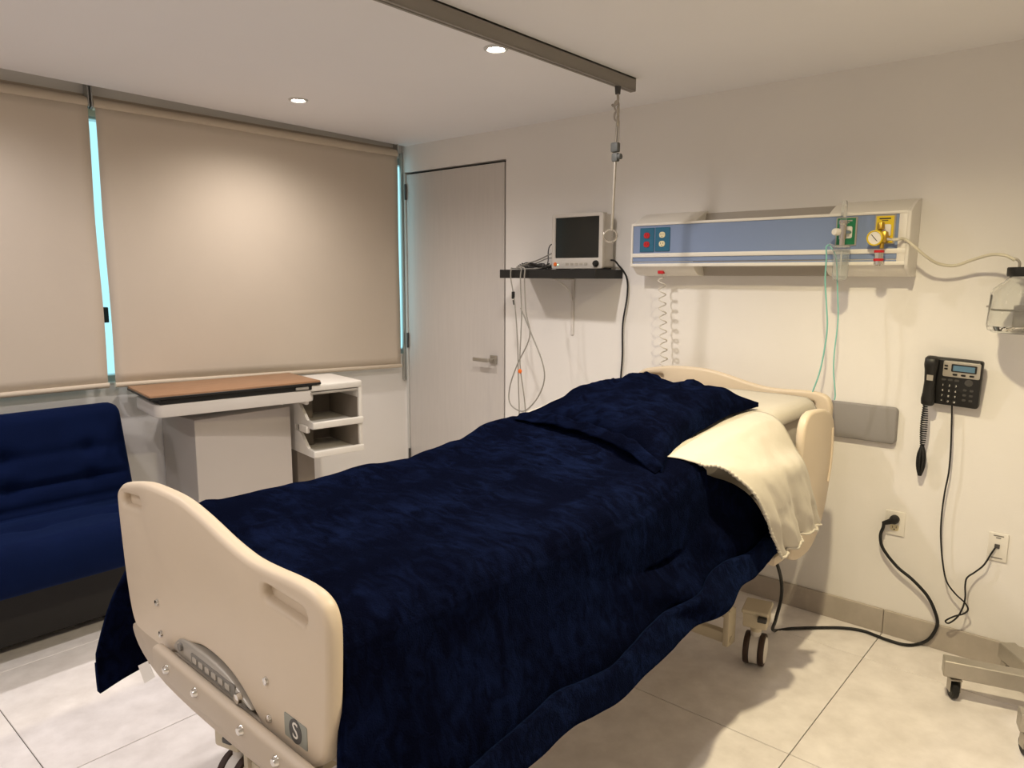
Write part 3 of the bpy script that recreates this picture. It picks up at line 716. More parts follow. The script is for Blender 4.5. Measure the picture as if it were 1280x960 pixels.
for x, y in ((-.12, .46), (.125, .57), (.125, -.25)):
    obj('caster', MB().lathe([(0, -.011), (.022, -.011), (.025, -.006), (.025, .006), (.022, .011), (0, .011)], (x, y, .0255), (1, 0, 0), 18).box2((x - .016, y - .012, .03), (x + .016, y + .012, .055), .002, 1), 'rubber', tb)

# ================================================================== CEILING TRACK + INFUSION HANGER
tk = thing('ceiling_track', 'grey metal curtain-style track fixed to the ceiling above the bed', 'track', (-1.764, 1.3, ZC))
mb = MB()
x0, x1, yy0, yy1, z0 = -1.778, -1.750, -1.2, 2.80, 2.290
mb.box2((x0, yy0, z0 + .004), (x0 + .006, yy1, ZC)).box2((x1 - .006, yy0, z0 + .004), (x1, yy1, ZC)).box2((x0, yy0, z0), (x0 + .011, yy1, z0 + .005)).box2((x1 - .011, yy0, z0), (x1, yy1, z0 + .005)).box2((x0, yy0, ZC - .006), (x1, yy1, ZC - .001))
obj('rail', mb, 'track', tk, world=True, smooth=0)
obj('slot_lining', MB().box2((x0 + .009, yy0 + .01, z0 + .003), (x1 - .009, yy1 - .004, z0 + .0045)), 'grey', tk, world=True, smooth=0)
obj('end_cap', MB().box2((x0 - .001, yy1 - .001, z0 - .001), (x1 + .001, yy1 + .005, ZC), .002, 1), 'track', tk, world=True, smooth=0)
hx = -1.764; hy = left(772, 125, hx).y
hg = thing('infusion_hanger', 'metal infusion hanger with chain and ring hanging from the end of ceiling track', 'hanger', (hx, hy, 1.665))
obj('carrier', MB().lathe([(0, .0), (.011, .0), (.013, .025), (.014, .030), (.014, .034), (0, .034)], (hx, hy, 2.260), (0, 0, 1), 14), 'grey_dk', hg, world=True)
hk = [(hx, hy, 2.264), (hx + .002, hy, 2.238), (hx - .004, hy, 2.222), (hx - .020, hy, 2.216), (hx - .026, hy, 2.222)]
obj('hook', MB().tube(hk, .0055, 8), 'steel', hg, world=True)
zz = 2.229
for k in range(4):
    c = Vector((hx + (.004 if k % 2 else -.004), hy, 2.214 - .021 * k)); pts = []
    for q in range(16):
        a = 2 * PI * q / 16; o_ = Vector((.009 * math.cos(a), 0, .019 * math.sin(a)))
        if k % 2: o_ = Vector((0, o_.x, o_.z))
        o_ = Matrix.Rotation(.3, 3, 'Z') @ o_; pts.append(c + o_)
    obj('chain_link', MB().tube(pts, .0045, 6, 1, True), 'steel', hg, world=True)
obj('strap_rod', MB().cyl((hx - .004, hy, 2.062), (hx + .002, hy, 2.152), .0055, 8).cyl((hx + .008, hy, 2.062), (hx + .009, hy, 2.150), .004, 8), 'steel', hg, world=True)
obj('height_clamp', MB().box((hx - .005, hy, 2.045), (.036, .026, .040), .006, 2).box((hx - .003, hy, 2.004), (.030, .024, .036), .006, 2).cyl((hx + .012, hy, 2.006), (hx + .024, hy, 2.006), .012, 12), 'clamp_grey', hg, world=True)
obj('rod', MB().cyl((hx - .004, hy, 1.990), (hx - .013, hy, 1.703), .0065, 10), 'steel', hg, world=True)
rc = Vector((hx - .020, hy, 1.678))
obj('ring', MB().tube([rc + Vector((.026 * math.cos(a), .012 * math.cos(a), .026 * math.sin(a))) for a in [2 * PI * k / 20 for k in range(20)]], .0042, 8, 1, True).cyl((hx - .013, hy, 1.712), (hx - .015, hy, 1.700), .006, 8), 'chrome', hg, world=True)

# ================================================================== WALL SHELF + PATIENT MONITOR
YS = 3.0
a = back(624.5, 337, YS); b = back(778.5, 349, YB)
SX0, SX1, SZ1, SZ0 = a.x, b.x, a.z, a.z - .046
ws = thing('wall_shelf', 'black laminate wall shelf holding the patient monitor', 'shelf', ((SX0 + SX1) / 2, YB, SZ0))
obj('board', MB().box2((SX0, YS, SZ0), (SX1, YB - .001, SZ1), .002, 1), 'black_shelf', ws, world=True, smooth=0)
for px in (715.5,):
    c = back(px, 352, YB - .01); x = c.x; zb = back(px, 419, YB - .01).z
    mb = MB().box2((x - .010, YB - .008, zb), (x + .010, YB - .001, SZ0), .002, 1).box2((x - .010, YS + .05, SZ0 - .007), (x + .010, YB - .001, SZ0), .002, 1)
    obj('bracket', mb, 'white_metal', ws, world=True, smooth=0)
    mb = MB().tube([(x, YS + .08, SZ0 - .004), (x, YB - .06, SZ0 - .05), (x, YB - .006, SZ0 - .13)], .004, 8)
    obj('bracket_brace', mb, 'white_metal', ws, world=True)
YM = 3.105
c = [back(px, py, YM) for px, py in ((690.3, 267.6), (754.3, 265.2), (752, 335.0), (689, 334))]
MX0 = (c[0].x + c[3].x) / 2; MX1 = (c[1].x + c[2].x) / 2; MZ1 = (c[0].z + c[1].z) / 2; MZ0 = SZ1 + .004; MW = MX1 - MX0; MH = MZ1 - MZ0; MC = (MX0 + MX1) / 2
mo = thing('patient_monitor', 'grey patient monitor with a dark screen standing on the black shelf', 'monitor', (MC, YM + .06, SZ1))
obj('case', MB().box2((MX0 + .006, YM + .022, MZ0 + .004), (MX1 - .006, YM + .115, MZ1 - .006), .012, 3), 'mon', mo, world=True)
fo = MB().prism(rrect(MW, MH, .012, 4), .024, FRONT((MC, YM + .024, (MZ0 + MZ1) / 2)), holes=(rrect(MW * .86, MH * .735, .004, 2, -.001, MH * .065),), bev=.003, seg=2)
bz = obj('bezel', fo, 'mon', mo, world=True, smooth=50)
obj('screen', MB().box2((MC - MW * .445, YM + .008, MZ0 + MH * .18), (MC + MW * .445, YM + .014, MZ0 + MH * .945)), 'screen', mo, world=True, smooth=0)
zb = MZ0 + MH * .085
obj('power_button', MB().lathe([(0, .004), (.009, .004), (.011, 0)], (MX0 + .026, YM, zb), (0, -1, 0), 16), 'orange', mo, world=True)
obj('led', MB().lathe([(0, .002), (.003, .002), (.003, 0)], (MX0 + .044, YM, zb - .002), (0, -1, 0), 10), 'led', mo, world=True)
for k in range(5):
    obj('button', MB().prism(rrect(.018, .013, .003, 2), .003, FRONT((MX0 + .105 + .030 * k, YM + .001, zb))), 'silver', mo, world=True)
kb = obj('knob', MB().lathe([(0, .016), (.013, .015), (.016, .010), (.017, 0)], (MX1 - .036, YM, zb + .002), (0, -1, 0), 20), 'black', mo, world=True)
for x in (MX0 + .03, MX1 - .03):
    obj('foot', MB().box2((x - .015, YM + .02, SZ1), (x + .015, YM + .11, SZ1 + .009), .002, 1), 'rubber', mo, world=True)
obj('handle', MB().box2((MC + .02, YM + .03, MZ1 - .008), (MX1 - .02, YM + .07, MZ1 + .002), .004, 2), 'mon', mo, world=True)
# patient leads: each cable a thing of its own
def B_(pts, y): return [back(px, py, y) for px, py in pts]
def cable(name, label, pts, r, m, cat='cable', group=None, n=8, res=6):
    return tag(obj(name, MB().tube(pts, r, n, res), m, smooth=80), label, cat, group)
G = 'patient monitor leads'
ym = YM + .05
def lead(name, label, conn, pts, r=.0036, m='cable_grey', extra=None):
    t = thing(name, label, 'cable', (pts[len(pts) // 2].x, pts[len(pts) // 2].y, min(p.z for p in pts)), 0, G)
    obj('wire', MB().tube(pts, r, 8, 6), m, t, world=True, smooth=80)
    if conn is not None: obj('plug', MB().cyl(conn + Vector((-.002, 0, 0)), conn + Vector((-.030, 0, 0)), .0065, 10), 'black', t, world=True)
    if extra: extra(t)
    return t
def cn(dz): return Vector((MX0 + .006, ym, MZ0 + dz))
zs = SZ1 + .006
c1 = cn(.135)
lead('monitor_lead', 'thin black lead from the topmost monitor socket, coiled on the shelf', c1, [c1 + Vector((-.028, 0, 0)), c1 + Vector((-.055, 0, -.008)), c1 + Vector((-.068, 0, -.04)), c1 + Vector((-.07, 0, -.10)), Vector((MX0 - .09, ym, zs)), Vector((MX0 - .15, ym - .03, zs)), Vector((MX0 - .22, ym, zs)), Vector((MX0 - .17, ym + .04, zs)), Vector((MX0 - .11, ym + .05, zs))], .0028, 'rubber')
c2 = cn(.090)
yl = YS - .012
lp_ = B_([(656, 336), (655.5, 350), (657.5, 390), (662, 421), (646, 457), (637, 485), (638, 505), (654, 514), (670, 500), (680, 477), (678, 453), (664, 417), (651, 385)], yl)
def tagx(t): obj('marker', MB().lathe([(0, .006), (.010, .005), (.013, 0), (.010, -.005), (0, -.006)], back(650, 464, yl - .004), (0, -1, 0), 16), 'orange', t, world=True)
lead('monitor_lead', 'grey monitor lead hanging off the shelf in one large loop', c2, [c2 + Vector((-.028, 0, 0)), c2 + Vector((-.06, 0, -.012)), Vector((MX0 - .115, ym - .03, zs + .045)), Vector((MX0 - .145, YS + .02, zs + .012))] + lp_, .0038)
c3 = cn(.060)
lead('monitor_lead', 'grey monitor lead hanging straight down with an orange marker', c3, [c3 + Vector((-.028, 0, 0)), c3 + Vector((-.08, 0, -.004)), Vector((MX0 - .14, ym - .03, zs + .025)), Vector((MX0 - .165, YS + .015, zs + .008))] + B_([(651.5, 336), (650.5, 350), (652, 390), (651, 420), (650, 455), (655, 495), (657, 516), (660, 545)], yl), .0034, 'cable_grey', tagx)
c4 = cn(.025)
def clipx(t): obj('clip', MB().box(back(641.5, 369, yl), (.016, .012, .040), .003, 2).cyl(back(641.5, 375, yl), back(642.5, 381, yl), .004, 8), 'black', t, world=True)
lead('monitor_lead', 'grey monitor lead with a black clip hanging under the shelf', c4, [c4 + Vector((-.028, 0, 0)), c4 + Vector((-.05, -.01, -.004)), Vector((MX0 - .10, ym - .05, zs)), Vector((MX0 - .20, YS + .03, zs))] + B_([(639, 336), (638.5, 348), (641.5, 366), (644, 385), (647, 430), (648, 480), (649, 516), (648, 545)], yl), .0034, 'cable_grey', clipx)
# coil of leads lying on the shelf
cp_ = []
for k in range(60):
    a = k * 2 * PI / 15; R_ = .075 + .012 * math.sin(k * .9)
    cp_.append(Vector((MX0 - .155 + R_ * math.cos(a) * 1.25, ym - .0 + R_ * .9 * math.sin(a), zs + .0025 + .026 * (k / 60) + .006 * math.sin(k * 1.7))))
tag(obj('coiled_lead', MB().tube(cp_, .0030, 6, 3), 'grey_dk', smooth=80), 'dark lead coiled flat on the black shelf beside the monitor', 'cable', G)
cable('monitor_power_cord', 'black power cord running from the monitor down the wall behind the bed', [Vector((MX1 - .008, YM + .09, MZ0 + .045)), Vector((MX1 + .012, YM + .092, MZ0 + .042))] + B_([(772, 330)], YB - .04) + B_([(783, 346), (784, 370), (778.5, 405), (778, 445), (776, 473), (776, 500), (777, 540), (779, 590), (778, 640), (780, 690)], 3.235), .0045, 'rubber')

# ================================================================== BED HEAD PANEL
YP = 3.12
p0 = back(791, 282, YP); p1 = back(1131.5, 329, YP)
HX0, HX1, HZ1, HZ0 = -1.938, -0.722, 1.755, 1.556
hpn = thing('bed_head_panel', 'white and slate blue medical bed head panel mounted on the wall', 'panel', ((HX0 + HX1) / 2, YB, 1.51))
YZ = lambda o, d=1: axes(o, Vector((0, 1, 0)), Vector((0, 0, 1)), Vector((1, 0, 0)))
capo = [(YP, HZ0), (YP, HZ1), (YP + .006, HZ1 + .004), (YP + .05, HZ1 + .028), (YP + .10, HZ1 + .050), (YB, HZ1 + .058), (YB, HZ0 - .048), (YP + .075, HZ0 - .047), (YP + .045, HZ0 - .040), (YP + .018, HZ0 - .022), (YP + .004, HZ0 - .006)]
mido = [(YP, HZ0 - .002), (YP, HZ1), (YP + .010, HZ1 + .002), (YP + .014, HZ1 - .004), (YP + .07, HZ1 - .012), (YP + .105, HZ1 + .005), (YP + .115, HZ1 + .045), (YB, HZ1 + .047), (YB, HZ0 - .046), (YP + .115, HZ0 - .044), (YP + .10, HZ0 - .008), (YP + .06, HZ0 + .010), (YP + .014, HZ0 + .004), (YP + .008, HZ0 - .003)]
cl = back(868, 290, YP).x; cr_ = back(1034, 290, YP).x
obj('end_body', MB().prism(capo, cl - HX0, YZ((HX0, 0, 0)), bev=.003), 'white', hpn, world=True, smooth=50)
obj('end_body', MB().prism(capo, HX1 - cr_, YZ((cr_, 0, 0)), bev=.003), 'white', hpn, world=True, smooth=50)
M['diffuser'] = mat('grey_diffuser', rgb(168, 160, 150), 0.5)
obj('lamp_recess', MB().prism(mido, cr_ - cl + .002, YZ((cl - .001, 0, 0))), 'diffuser', hpn, world=True, smooth=30)
obj('rail_strip', MB().box2((HX0 - .002, YP - .010, HZ1 - .008), (HX1 + .002, YP + .002, HZ1 + .004), .003, 2), 'white', hpn, world=True)
obj('rail_strip', MB().box2((HX0 - .002, YP - .010, 1.597), (HX1 + .002, YP + .002, 1.616), .003, 2), 'white', hpn, world=True)
obj('rail_strip', MB().box2((HX0 - .002, YP - .010, HZ0 - .004), (HX1 + .002, YP + .002, 1.567), .003, 2), 'white', hpn, world=True)
obj('end_cap', MB().box2((HX0 - .006, YP - .011, HZ0 - .006), (HX0 + .004, YP + .03, HZ1 + .006), .004, 2), 'white', hpn, world=True)
endo = [(y - (.012 if y < YB - .01 else 0), z) for y, z in capo]
obj('end_cap', MB().prism(endo, .014, YZ((HX1 - .001, 0, 0)), bev=.004), 'white', hpn, world=True, smooth=50)
obj('face_panel', MB().box2((HX0 + .004, YP - .004, 1.616), (HX1 - .028, YP + .002, HZ1 - .006)), 'blue_panel', hpn, world=True, smooth=0)
obj('face_panel', MB().box2((HX0 + .004, YP - .004, 1.577), (HX1 - .028, YP + .002, 1.598)), 'blue_panel', hpn, world=True, smooth=0)
obj('face_panel', MB().box2((HX0 + .004, YP - .004, 1.566), (HX1 - .028, YP + .002, 1.572)), 'blue_panel', hpn, world=True, smooth=0)
obj('end_trim', MB().box2((HX1 - .030, YP - .008, HZ0), (HX1, YP + .002, HZ1), .003, 2), 'white', hpn, world=True)
def duplex(px0, px1, py0, py1, m):
    a_ = back(px0, py0, YP - .006); b_ = back(px1, py1, YP - .006); cx = (a_.x + b_.x) / 2; cz = (a_.z + b_.z) / 2
    pl_ = obj('outlet_plate', MB().box((cx, YP - .006, cz), (abs(b_.x - a_.x), .006, abs(a_.z - b_.z)), .002, 1), 'teal', hpn, world=True, smooth=0)
    for s in (-1, 1):
        so_ = obj('socket', MB().prism(spline2([(-.016, 0), (-.012, .011), (0, .014), (.012, .011), (.016, 0), (.012, -.011), (0, -.014), (-.012, -.011)], 2), .004, FRONT((cx, YP - .0085, cz + s * .021)), bev=.001, seg=1), m, pl_, world=True)
        obj('slots', MB().box((cx - .006, YP - .0128, cz + s * .021 + .003), (.002, .001, .008)).box((cx + .006, YP - .0128, cz + s * .021 + .003), (.002, .001, .007)).cyl((cx, YP - .0122, cz + s * .021 - .007), (cx, YP - .0132, cz + s * .021 - .007), .0024, 8), 'ink', pl_, world=True, smooth=0)
duplex(800.6, 817.3, 285.5, 314.8, 'red'); duplex(819.6, 836.8, 284.5, 314, 'ivory')
rcp = back(827, 342, YP + .03)
obj('call_socket', MB().box((rcp.x, YP + .026, HZ0 - .030), (.030, .018, .016), .003, 2), 'red', hpn, world=True)
def gas(px0, px1, py0, py1, m, name):
    a_ = back(px0, py0, YP - .006); b_ = back(px1, py1, YP - .006); cx = (a_.x + b_.x) / 2; cz = (a_.z + b_.z) / 2; w = abs(b_.x - a_.x); h = abs(a_.z - b_.z)
    g = obj('gas_outlet', MB().box((cx, YP - .006, cz), (w, .007, h), .002, 1), 'silver', hpn, world=True, smooth=0)
    obj('colour_plate', MB().box((cx, YP - .0105, cz), (w * .86, .003, h * .92), .001, 1), m, g, world=True, smooth=0)
    obj('port', MB().prism(rrect(w * .42, h * .42, .008, 4), .006, FRONT((cx + .008, YP - .011, cz - .004)), bev=.002), 'white', g, world=True)
    for dz_, w_, h_ in ((.37, .55, .005), (.30, .30, .003)):
        obj('lettering', MB().box((cx, YP - .0125, cz + h * dz_), (w * w_, .001, h_)), 'ink' if m == 'yellow' else 'silver', g, world=True, smooth=0)
    return cx, cz
ox, oz = gas(1046, 1070, 272, 307, 'green', 'oxygen'); vx, vz = gas(1094.6, 1117.8, 269, 305, 'yellow', 'vacuum')
# oxygen flowmeter with humidifier cup
fy = YP - .055
fp = back(1053.5, 290, fy); fx, fz = fp.x, fp.z
fm = thing('oxygen_flowmeter', 'clear oxygen flowmeter with humidifier cup plugged into the green outlet', 'flowmeter', (fx, fy, fz - .2))
obj('body', MB().cyl((fx, fy, fz - .028), (fx, fy, fz + .028), .014, 16).cyl((fx, fy, fz), (fx + .012, YP - .010, fz), .011, 14).lathe([(.014, .028), (.017, .032), (.017, .044), (.012, .046)], (fx, fy, fz), (0, 0, 1), 16), 'chrome', fm, world=True)
ztop_ = back(1053.8, 251, fy).z
obj('flow_tube', MB().lathe([(.0, fz + .044), (.012, fz + .044), (.011, ztop_ - .008), (.009, ztop_), (0, ztop_)], (fx, fy, 0), (0, 0, 1), 18), 'clear', fm, world=True)
obj('scale_strip', MB().box((fx + .002, fy + .003, (fz + ztop_) / 2 + .02), (.008, .001, ztop_ - fz - .075)), 'white', fm, world=True, smooth=0)
kp = back(1048.5, 289.6, fy - .02)
obj('knob', MB().lathe([(0, .030), (.012, .029), (.014, .024), (.014, .006), (.008, .004), (.006, -.010)], (fx - .012, fy - .004, fz), (-.4, -.9, 0), 18), 'white', fm, world=True)
obj('neck_nut', MB().cyl((fx, fy, fz - .028), (fx, fy, fz - .052), .011, 6), 'chrome', fm, world=True)
cz_ = fz - .052
obj('cup_lid', MB().lathe([(0, 0), (.026, -.002), (.033, -.008), (.033, -.022), (.030, -.024), (0, -.024)], (fx, fy, cz_), (0, 0, 1), 24).cyl((fx - .02, fy, cz_ - .006), (fx - .048, fy - .004, cz_ + .004), .0045, 8), 'clear', fm, world=True)
zc_ = back(1050, 350, fy).z
obj('humidifier_cup', MB().lathe([(.030, cz_ - .024), (.031, cz_ - .03), (.029, zc_ + .012), (.024, zc_), (0, zc_), (0, zc_ + .002), (.0225, zc_ + .002), (.0275, zc_ + .013), (.0295, cz_ - .03), (.0285, cz_ - .024)], (fx, fy, 0), (0, 0, 1), 24), 'clear', fm, world=True)
obj('dip_tube', MB().cyl((fx, fy, cz_ - .02), (fx, fy, zc_ + .02), .003, 8), 'white', fm, world=True)
# teal nasal tubing hanging from the flowmeter
tc = Vector((fx - .046, fy - .004, cz_ + .004))
yt = 3.06
t1 = [tc, tc + Vector((-.012, 0, -.010))] + B_([(1033, 322), (1031.5, 350), (1033, 380), (1034, 410), (1030, 440), (1024, 467), (1015, 492), (1011, 506), (1010, 520)], yt)
tag(obj('oxygen_tubing', MB().tube(t1, .0032, 8, 6).tube(B_([(1046, 330), (1047, 365), (1047.5, 400), (1043, 440), (1042, 465), (1044, 492), (1043, 500)], yt).__add__([]), .0028, 8, 6).tube([tc + Vector((0, 0, -.002))] + B_([(1044, 318), (1046, 332)], yt), .0028, 8, 6), 'teal_tube', smooth=80),
    'thin teal oxygen tubing hanging from the flowmeter down behind the bed', 'tubing')
# vacuum regulator with gauge
vy = YP - .05
gp = back(1095.3, 297.6, vy); vx_, vz_ = gp.x, gp.z
vr = thing('vacuum_regulator', 'brass suction regulator with a round yellow gauge plugged into the yellow outlet', 'regulator', (vx_, vy, vz_ - .12))
gd = Vector((-.12, -.98, -.1)).normalized()
go = obj('gauge', MB().lathe([(0, -.012), (.026, -.012), (.0295, -.006), (.0295, .010), (.026, .012), (.024, .008)], (vx_, vy - .012, vz_), gd, 28), 'yellow', vr, world=True)
obj('dial', MB().lathe([(0, .0075), (.0245, .0075)], (vx_, vy - .012, vz_), gd, 28), 'white', go, world=True)
cdir = Vector((vx_, vy - .012, vz_)) + gd * .0085
obj('needle', MB().cyl(cdir + Vector((-.012, 0, .014)), cdir + Vector((.010, 0, -.012)), .0012, 6), 'ink', go, world=True)
obj('body', MB().box((vx_ + .022, vy + .010, vz_ + .004), (.030, .036, .044), .006, 2).cyl((vx_ + .022, vy + .02, vz_ + .004), (vx_ + .03, YP - .010, vz_ + .004), .010, 12).cyl((vx_ + .022, vy, vz_ - .02), (vx_ + .022, vy, vz_ - .04), .008, 10), 'brass', vr, world=True)
obj('control_knob', MB().lathe([(0, .03), (.011, .029), (.013, .022), (.013, .004), (.008, 0)], (vx_ + .014, vy, vz_ + .030), (0, 0, 1), 16), 'brass', vr, world=True)
obj('outlet_nozzle', MB().cyl((vx_ + .036, vy + .008, vz_ - .004), (vx_ + .062, vy + .008, vz_ - .008), .006, 10, .0045), 'chrome', vr, world=True)
zt2 = vz_ - .045; zb2 = back(1098.5, 332, vy).z
trp = obj('trap_tube', MB().lathe([(0, zt2), (.017, zt2), (.017, zb2 + .004), (.013, zb2), (0, zb2)], (vx_ + .014, vy, 0), (0, 0, 1), 20), 'chrome', vr, world=True)
for z in (zt2 - .006, zt2 - .038):
    obj('red_band', MB().lathe([(.0172, z - .005), (.0182, z - .004), (.0182, z + .004), (.0172, z + .005)], (vx_ + .014, vy, 0), (0, 0, 1), 20), 'red', trp, world=True)
# suction jar on the wall
jc = back(1281, 380, 3.095); jx, jy = jc.x, jc.y
jz0 = back(1281, 416.5, 3.095).z; jzs = back(1281, 367, 3.095).z; jzl = back(1281, 345, 3.095).z; jzt = back(1281, 334, 3.095).z
jar = thing('suction_jar', 'clear glass suction jar with black lid on the wall above the telephone', 'jar', (jx, jy, jz0))
rj = .108
prof = [(0, jz0), (rj - .02, jz0), (rj - .004, jz0 + .008), (rj, jz0 + .024), (rj - .004, jzs - .006), (rj - .004, jzs), (rj - .012, jzs + .018), (rj - .04, jzl - .020), (.054, jzl - .006), (.052, jzl),
        (.047, jzl), (.049, jzl - .008), (rj - .044, jzl - .024), (rj - .017, jzs + .014), (rj - .009, jzs - .004), (rj - .006, jz0 + .024), (rj - .022, jz0 + .007), (0, jz0 + .006)]
obj('glass_body', MB().lathe(prof, (jx, jy, 0), (0, 0, 1), 40), 'glass', jar, world=True)
obj('lid', MB().lathe([(0, jzl - .002), (.060, jzl - .002), (.062, jzl + .004), (.062, jzt - .003), (.059, jzt), (0, jzt)], (jx, jy, 0), (0, 0, 1), 32), 'rubber', jar, world=True)
sp = back(1274, 334, jy); sq = back(1264, 322.5, jy)
obj('spout', MB().tube([(sp.x, jy, jzt - .004), (sp.x, jy, jzt + .014), (sp.x - .008, jy, jzt + .026), (sq.x, jy, sq.z)], .0045, 8), 'steel', jar, world=True)
obj('wall_bracket', MB().box2((jx - .05, YB - .012, jz0 + .03), (jx + .05, YB - .001, jzs - .02), .003, 1).tube([(jx + (rj + .002) * math.cos(a), jy + (rj + .002) * math.sin(a), jz0 + .09) for a in [PI * .5 + (k - 6) * PI / 12 for k in range(13)]], .004, 6, 1).box2((jx - .012, jy + rj, jz0 + .082), (jx + .012, YB - .005, jz0 + .098), .002, 1), 'steel', jar, world=True)
# hose from regulator to jar
h0 = Vector((vx_ + .055, vy + .008, vz_ - .007))
hs_ = [h0, h0 + Vector((.02, -.004, 0)), back(1131, 299, 3.10), back(1144, 309, 3.10), back(1158, 321, 3.12), back(1173, 329.5, 3.15), back(1193, 332, 3.17), back(1215, 325, 3.16), back(1238, 318.5, 3.13), back(1255, 319, 3.10), sq + Vector((-.002, 0, .001)), sq + Vector((.012, 0, -.008))]
cable('suction_hose', 'milky clear suction hose running from the regulator to the glass jar', hs_, .0058, 'clear_tube', 'hose', res=8)
# coiled nurse call cord
pts = [Vector((rcp.x, YP + .026, HZ0 - .038))]
zA = HZ0 - .045; b_ = back(830, 459, 3.15); turns = 10; nn = turns * 12
for k in range(nn + 1):
    t = k / nn; a = 2 * PI * turns * t; cx = rcp.x + (b_.x - rcp.x) * t
    pts.append(Vector((cx + .017 * math.cos(a), 3.15 + .017 * math.sin(a), zA + (b_.z - zA) * t)))
pts += [b_ + Vector((0, 0, -.03)), b_ + Vector((0, 0, -.10))]
cable('call_cord', 'pale coiled nurse call cord hanging from the bed head panel', pts, .0032, 'cord_white', 'cord', n=6, res=2)

# ================================================================== GREY WALL BUMPER, PHONE, OUTLETS
a_ = back(1123, 510, YB - .02); b_ = back(1120, 556, YB - .02); l_ = back(1012, 497, YB - .02)
bp_o = thing('wall_bumper', 'grey padded wall bumper board beside the headboard', 'bumper', ((l_.x + a_.x) / 2, YB, b_.z))
obj('pad', MB().prism(rrect(a_.x - l_.x, a_.z - b_.z, .018, 5), .026, FRONT(((l_.x + a_.x) / 2, YB - .0005, (a_.z + b_.z) / 2)), bev=.006, seg=2), 'bumper', bp_o, world=True, smooth=50)
# telephone: local x right, z up, y out of the wall
tl_ = back(1161, 438, 3.19); br_ = back(1221, 509, 3.17)
tel = thing('desk_telephone', 'black office telephone with handset and small display hung on the wall', 'telephone', (-.543, YB, 1.022), 0)
rt = Matrix.Translation((-.543, YB, 1.112)) @ Matrix.Rotation(math.radians(2.5), 4, 'Y') @ Matrix.Rotation(math.radians(9), 4, 'X')
def TP(mb): mb.v = [rt @ v for v in mb.v]; return mb
TF = lambda x, y, z: FRONT((x, y, z))
tb_ = obj('base', TP(MB().prism(rrect(.190, .185, .010, 4), .034, FRONT((.002, -.022, 0)), bev=.006)), 'black', tel, world=True, smooth=50)
obj('mount_wedge', MB().box2((-.60, YB - .045, 1.06), (-.49, YB - .0005, 1.17), .004, 1), 'black', tel, world=True)
obj('display_plate', TP(MB().prism(rrect(.124, .062, .006, 3), .004, FRONT((.030, -.0550, .056)), bev=.0015)), 'silver', tel, world=True, smooth=50)
dsp = obj('display', TP(MB().prism(rrect(.084, .030, .003, 2), .003, FRONT((.038, -.0585, .062)))), 'black', tel, world=True)
obj('lcd', TP(MB().box((.038, -.0620, .062), (.072, .001, .021))), 'lcd', dsp, world=True, smooth=0)
for k in range(3): obj('soft_key', TP(MB().prism(rrect(.016, .007, .003, 2), .003, FRONT((.010 + .028 * k, -.0585, .036)))), 'black', tel, world=True)
for k in range(2): obj('line_key', TP(MB().prism(rrect(.012, .006, .002, 2), .002, FRONT((-.022, -.0585, .068 - .012 * k)))), 'black', tel, world=True)
chars = ['1', '2', '3', '4', '5', '6', '7', '8', '9', '*', '0', '#']
for r in range(4):
    for q in range(3):
        kx = -.026 + .022 * q; kz = -.010 - .0215 * r
        k_ = obj('key', TP(MB().prism(rrect(.016, .013, .003, 2), .003, FRONT((kx, -.0555, kz)), bev=.0006, seg=1)), 'black', tel, world=True)
        tx_ = text_mesh(chars[r * 3 + q], .011, FRONT((kx, -.0592, kz)), .0002); obj('digit', TP(tx_), 'white', k_, world=True, smooth=0)
for q in range(3): obj('function_key', TP(MB().prism(rrect(.015, .008, .003, 2), .0025, FRONT((-.026 + .022 * q, -.0555, .012))).box((-.026 + .022 * q, -.0584, .012), (.006, .0006, .002))), 'grey_dk', tel, world=True)
obj('navigation_key', TP(MB().lathe([(0, .004), (.004, .004), (.005, .003), (.013, .003), (.014, 0)], (.058, -.0555, .008), (0, -1, 0), 20)), 'grey_dk', tel, world=True)
for q in range(2):
    for r in range(3): obj('function_key', TP(MB().prism(rrect(.012, .008, .002, 2), .0025, FRONT((.048 + .022 * q, -.0555, -.022 - .02 * r)))), 'grey_dk', tel, world=True)
hz = MB(); prof_ = [(.100, .020, .030), (.094, .026, .040), (.07, .027, .044), (.045, .024, .036), (0, .022, .032), (-.045, .024, .034), (-.07, .027, .042), (-.090, .026, .038), (-.097, .020, .028)]
rws = []
for z, w, d in prof_:
    rws.append([Vector((-.070 + (w) * math.cos(a) * (abs(math.cos(a)) ** -.4 if abs(math.cos(a)) > .05 else 1) * .9, -.052 - d * .5 + d * .5 * math.sin(a), z)) for a in [2 * PI * k / 20 for k in range(21)]])
hz.grid(rws); hz.f += [tuple(range(20))[::-1], tuple(range((len(rws) - 1) * 21, (len(rws) - 1) * 21 + 20))]
hs2 = obj('handset', TP(hz), 'black', tel, world=True, smooth=60)
obj('handset_sticker', TP(MB().box((-.068, -.0862, .020), (.022, .0012, .022))), 'silver', hs2, world=True, smooth=0)
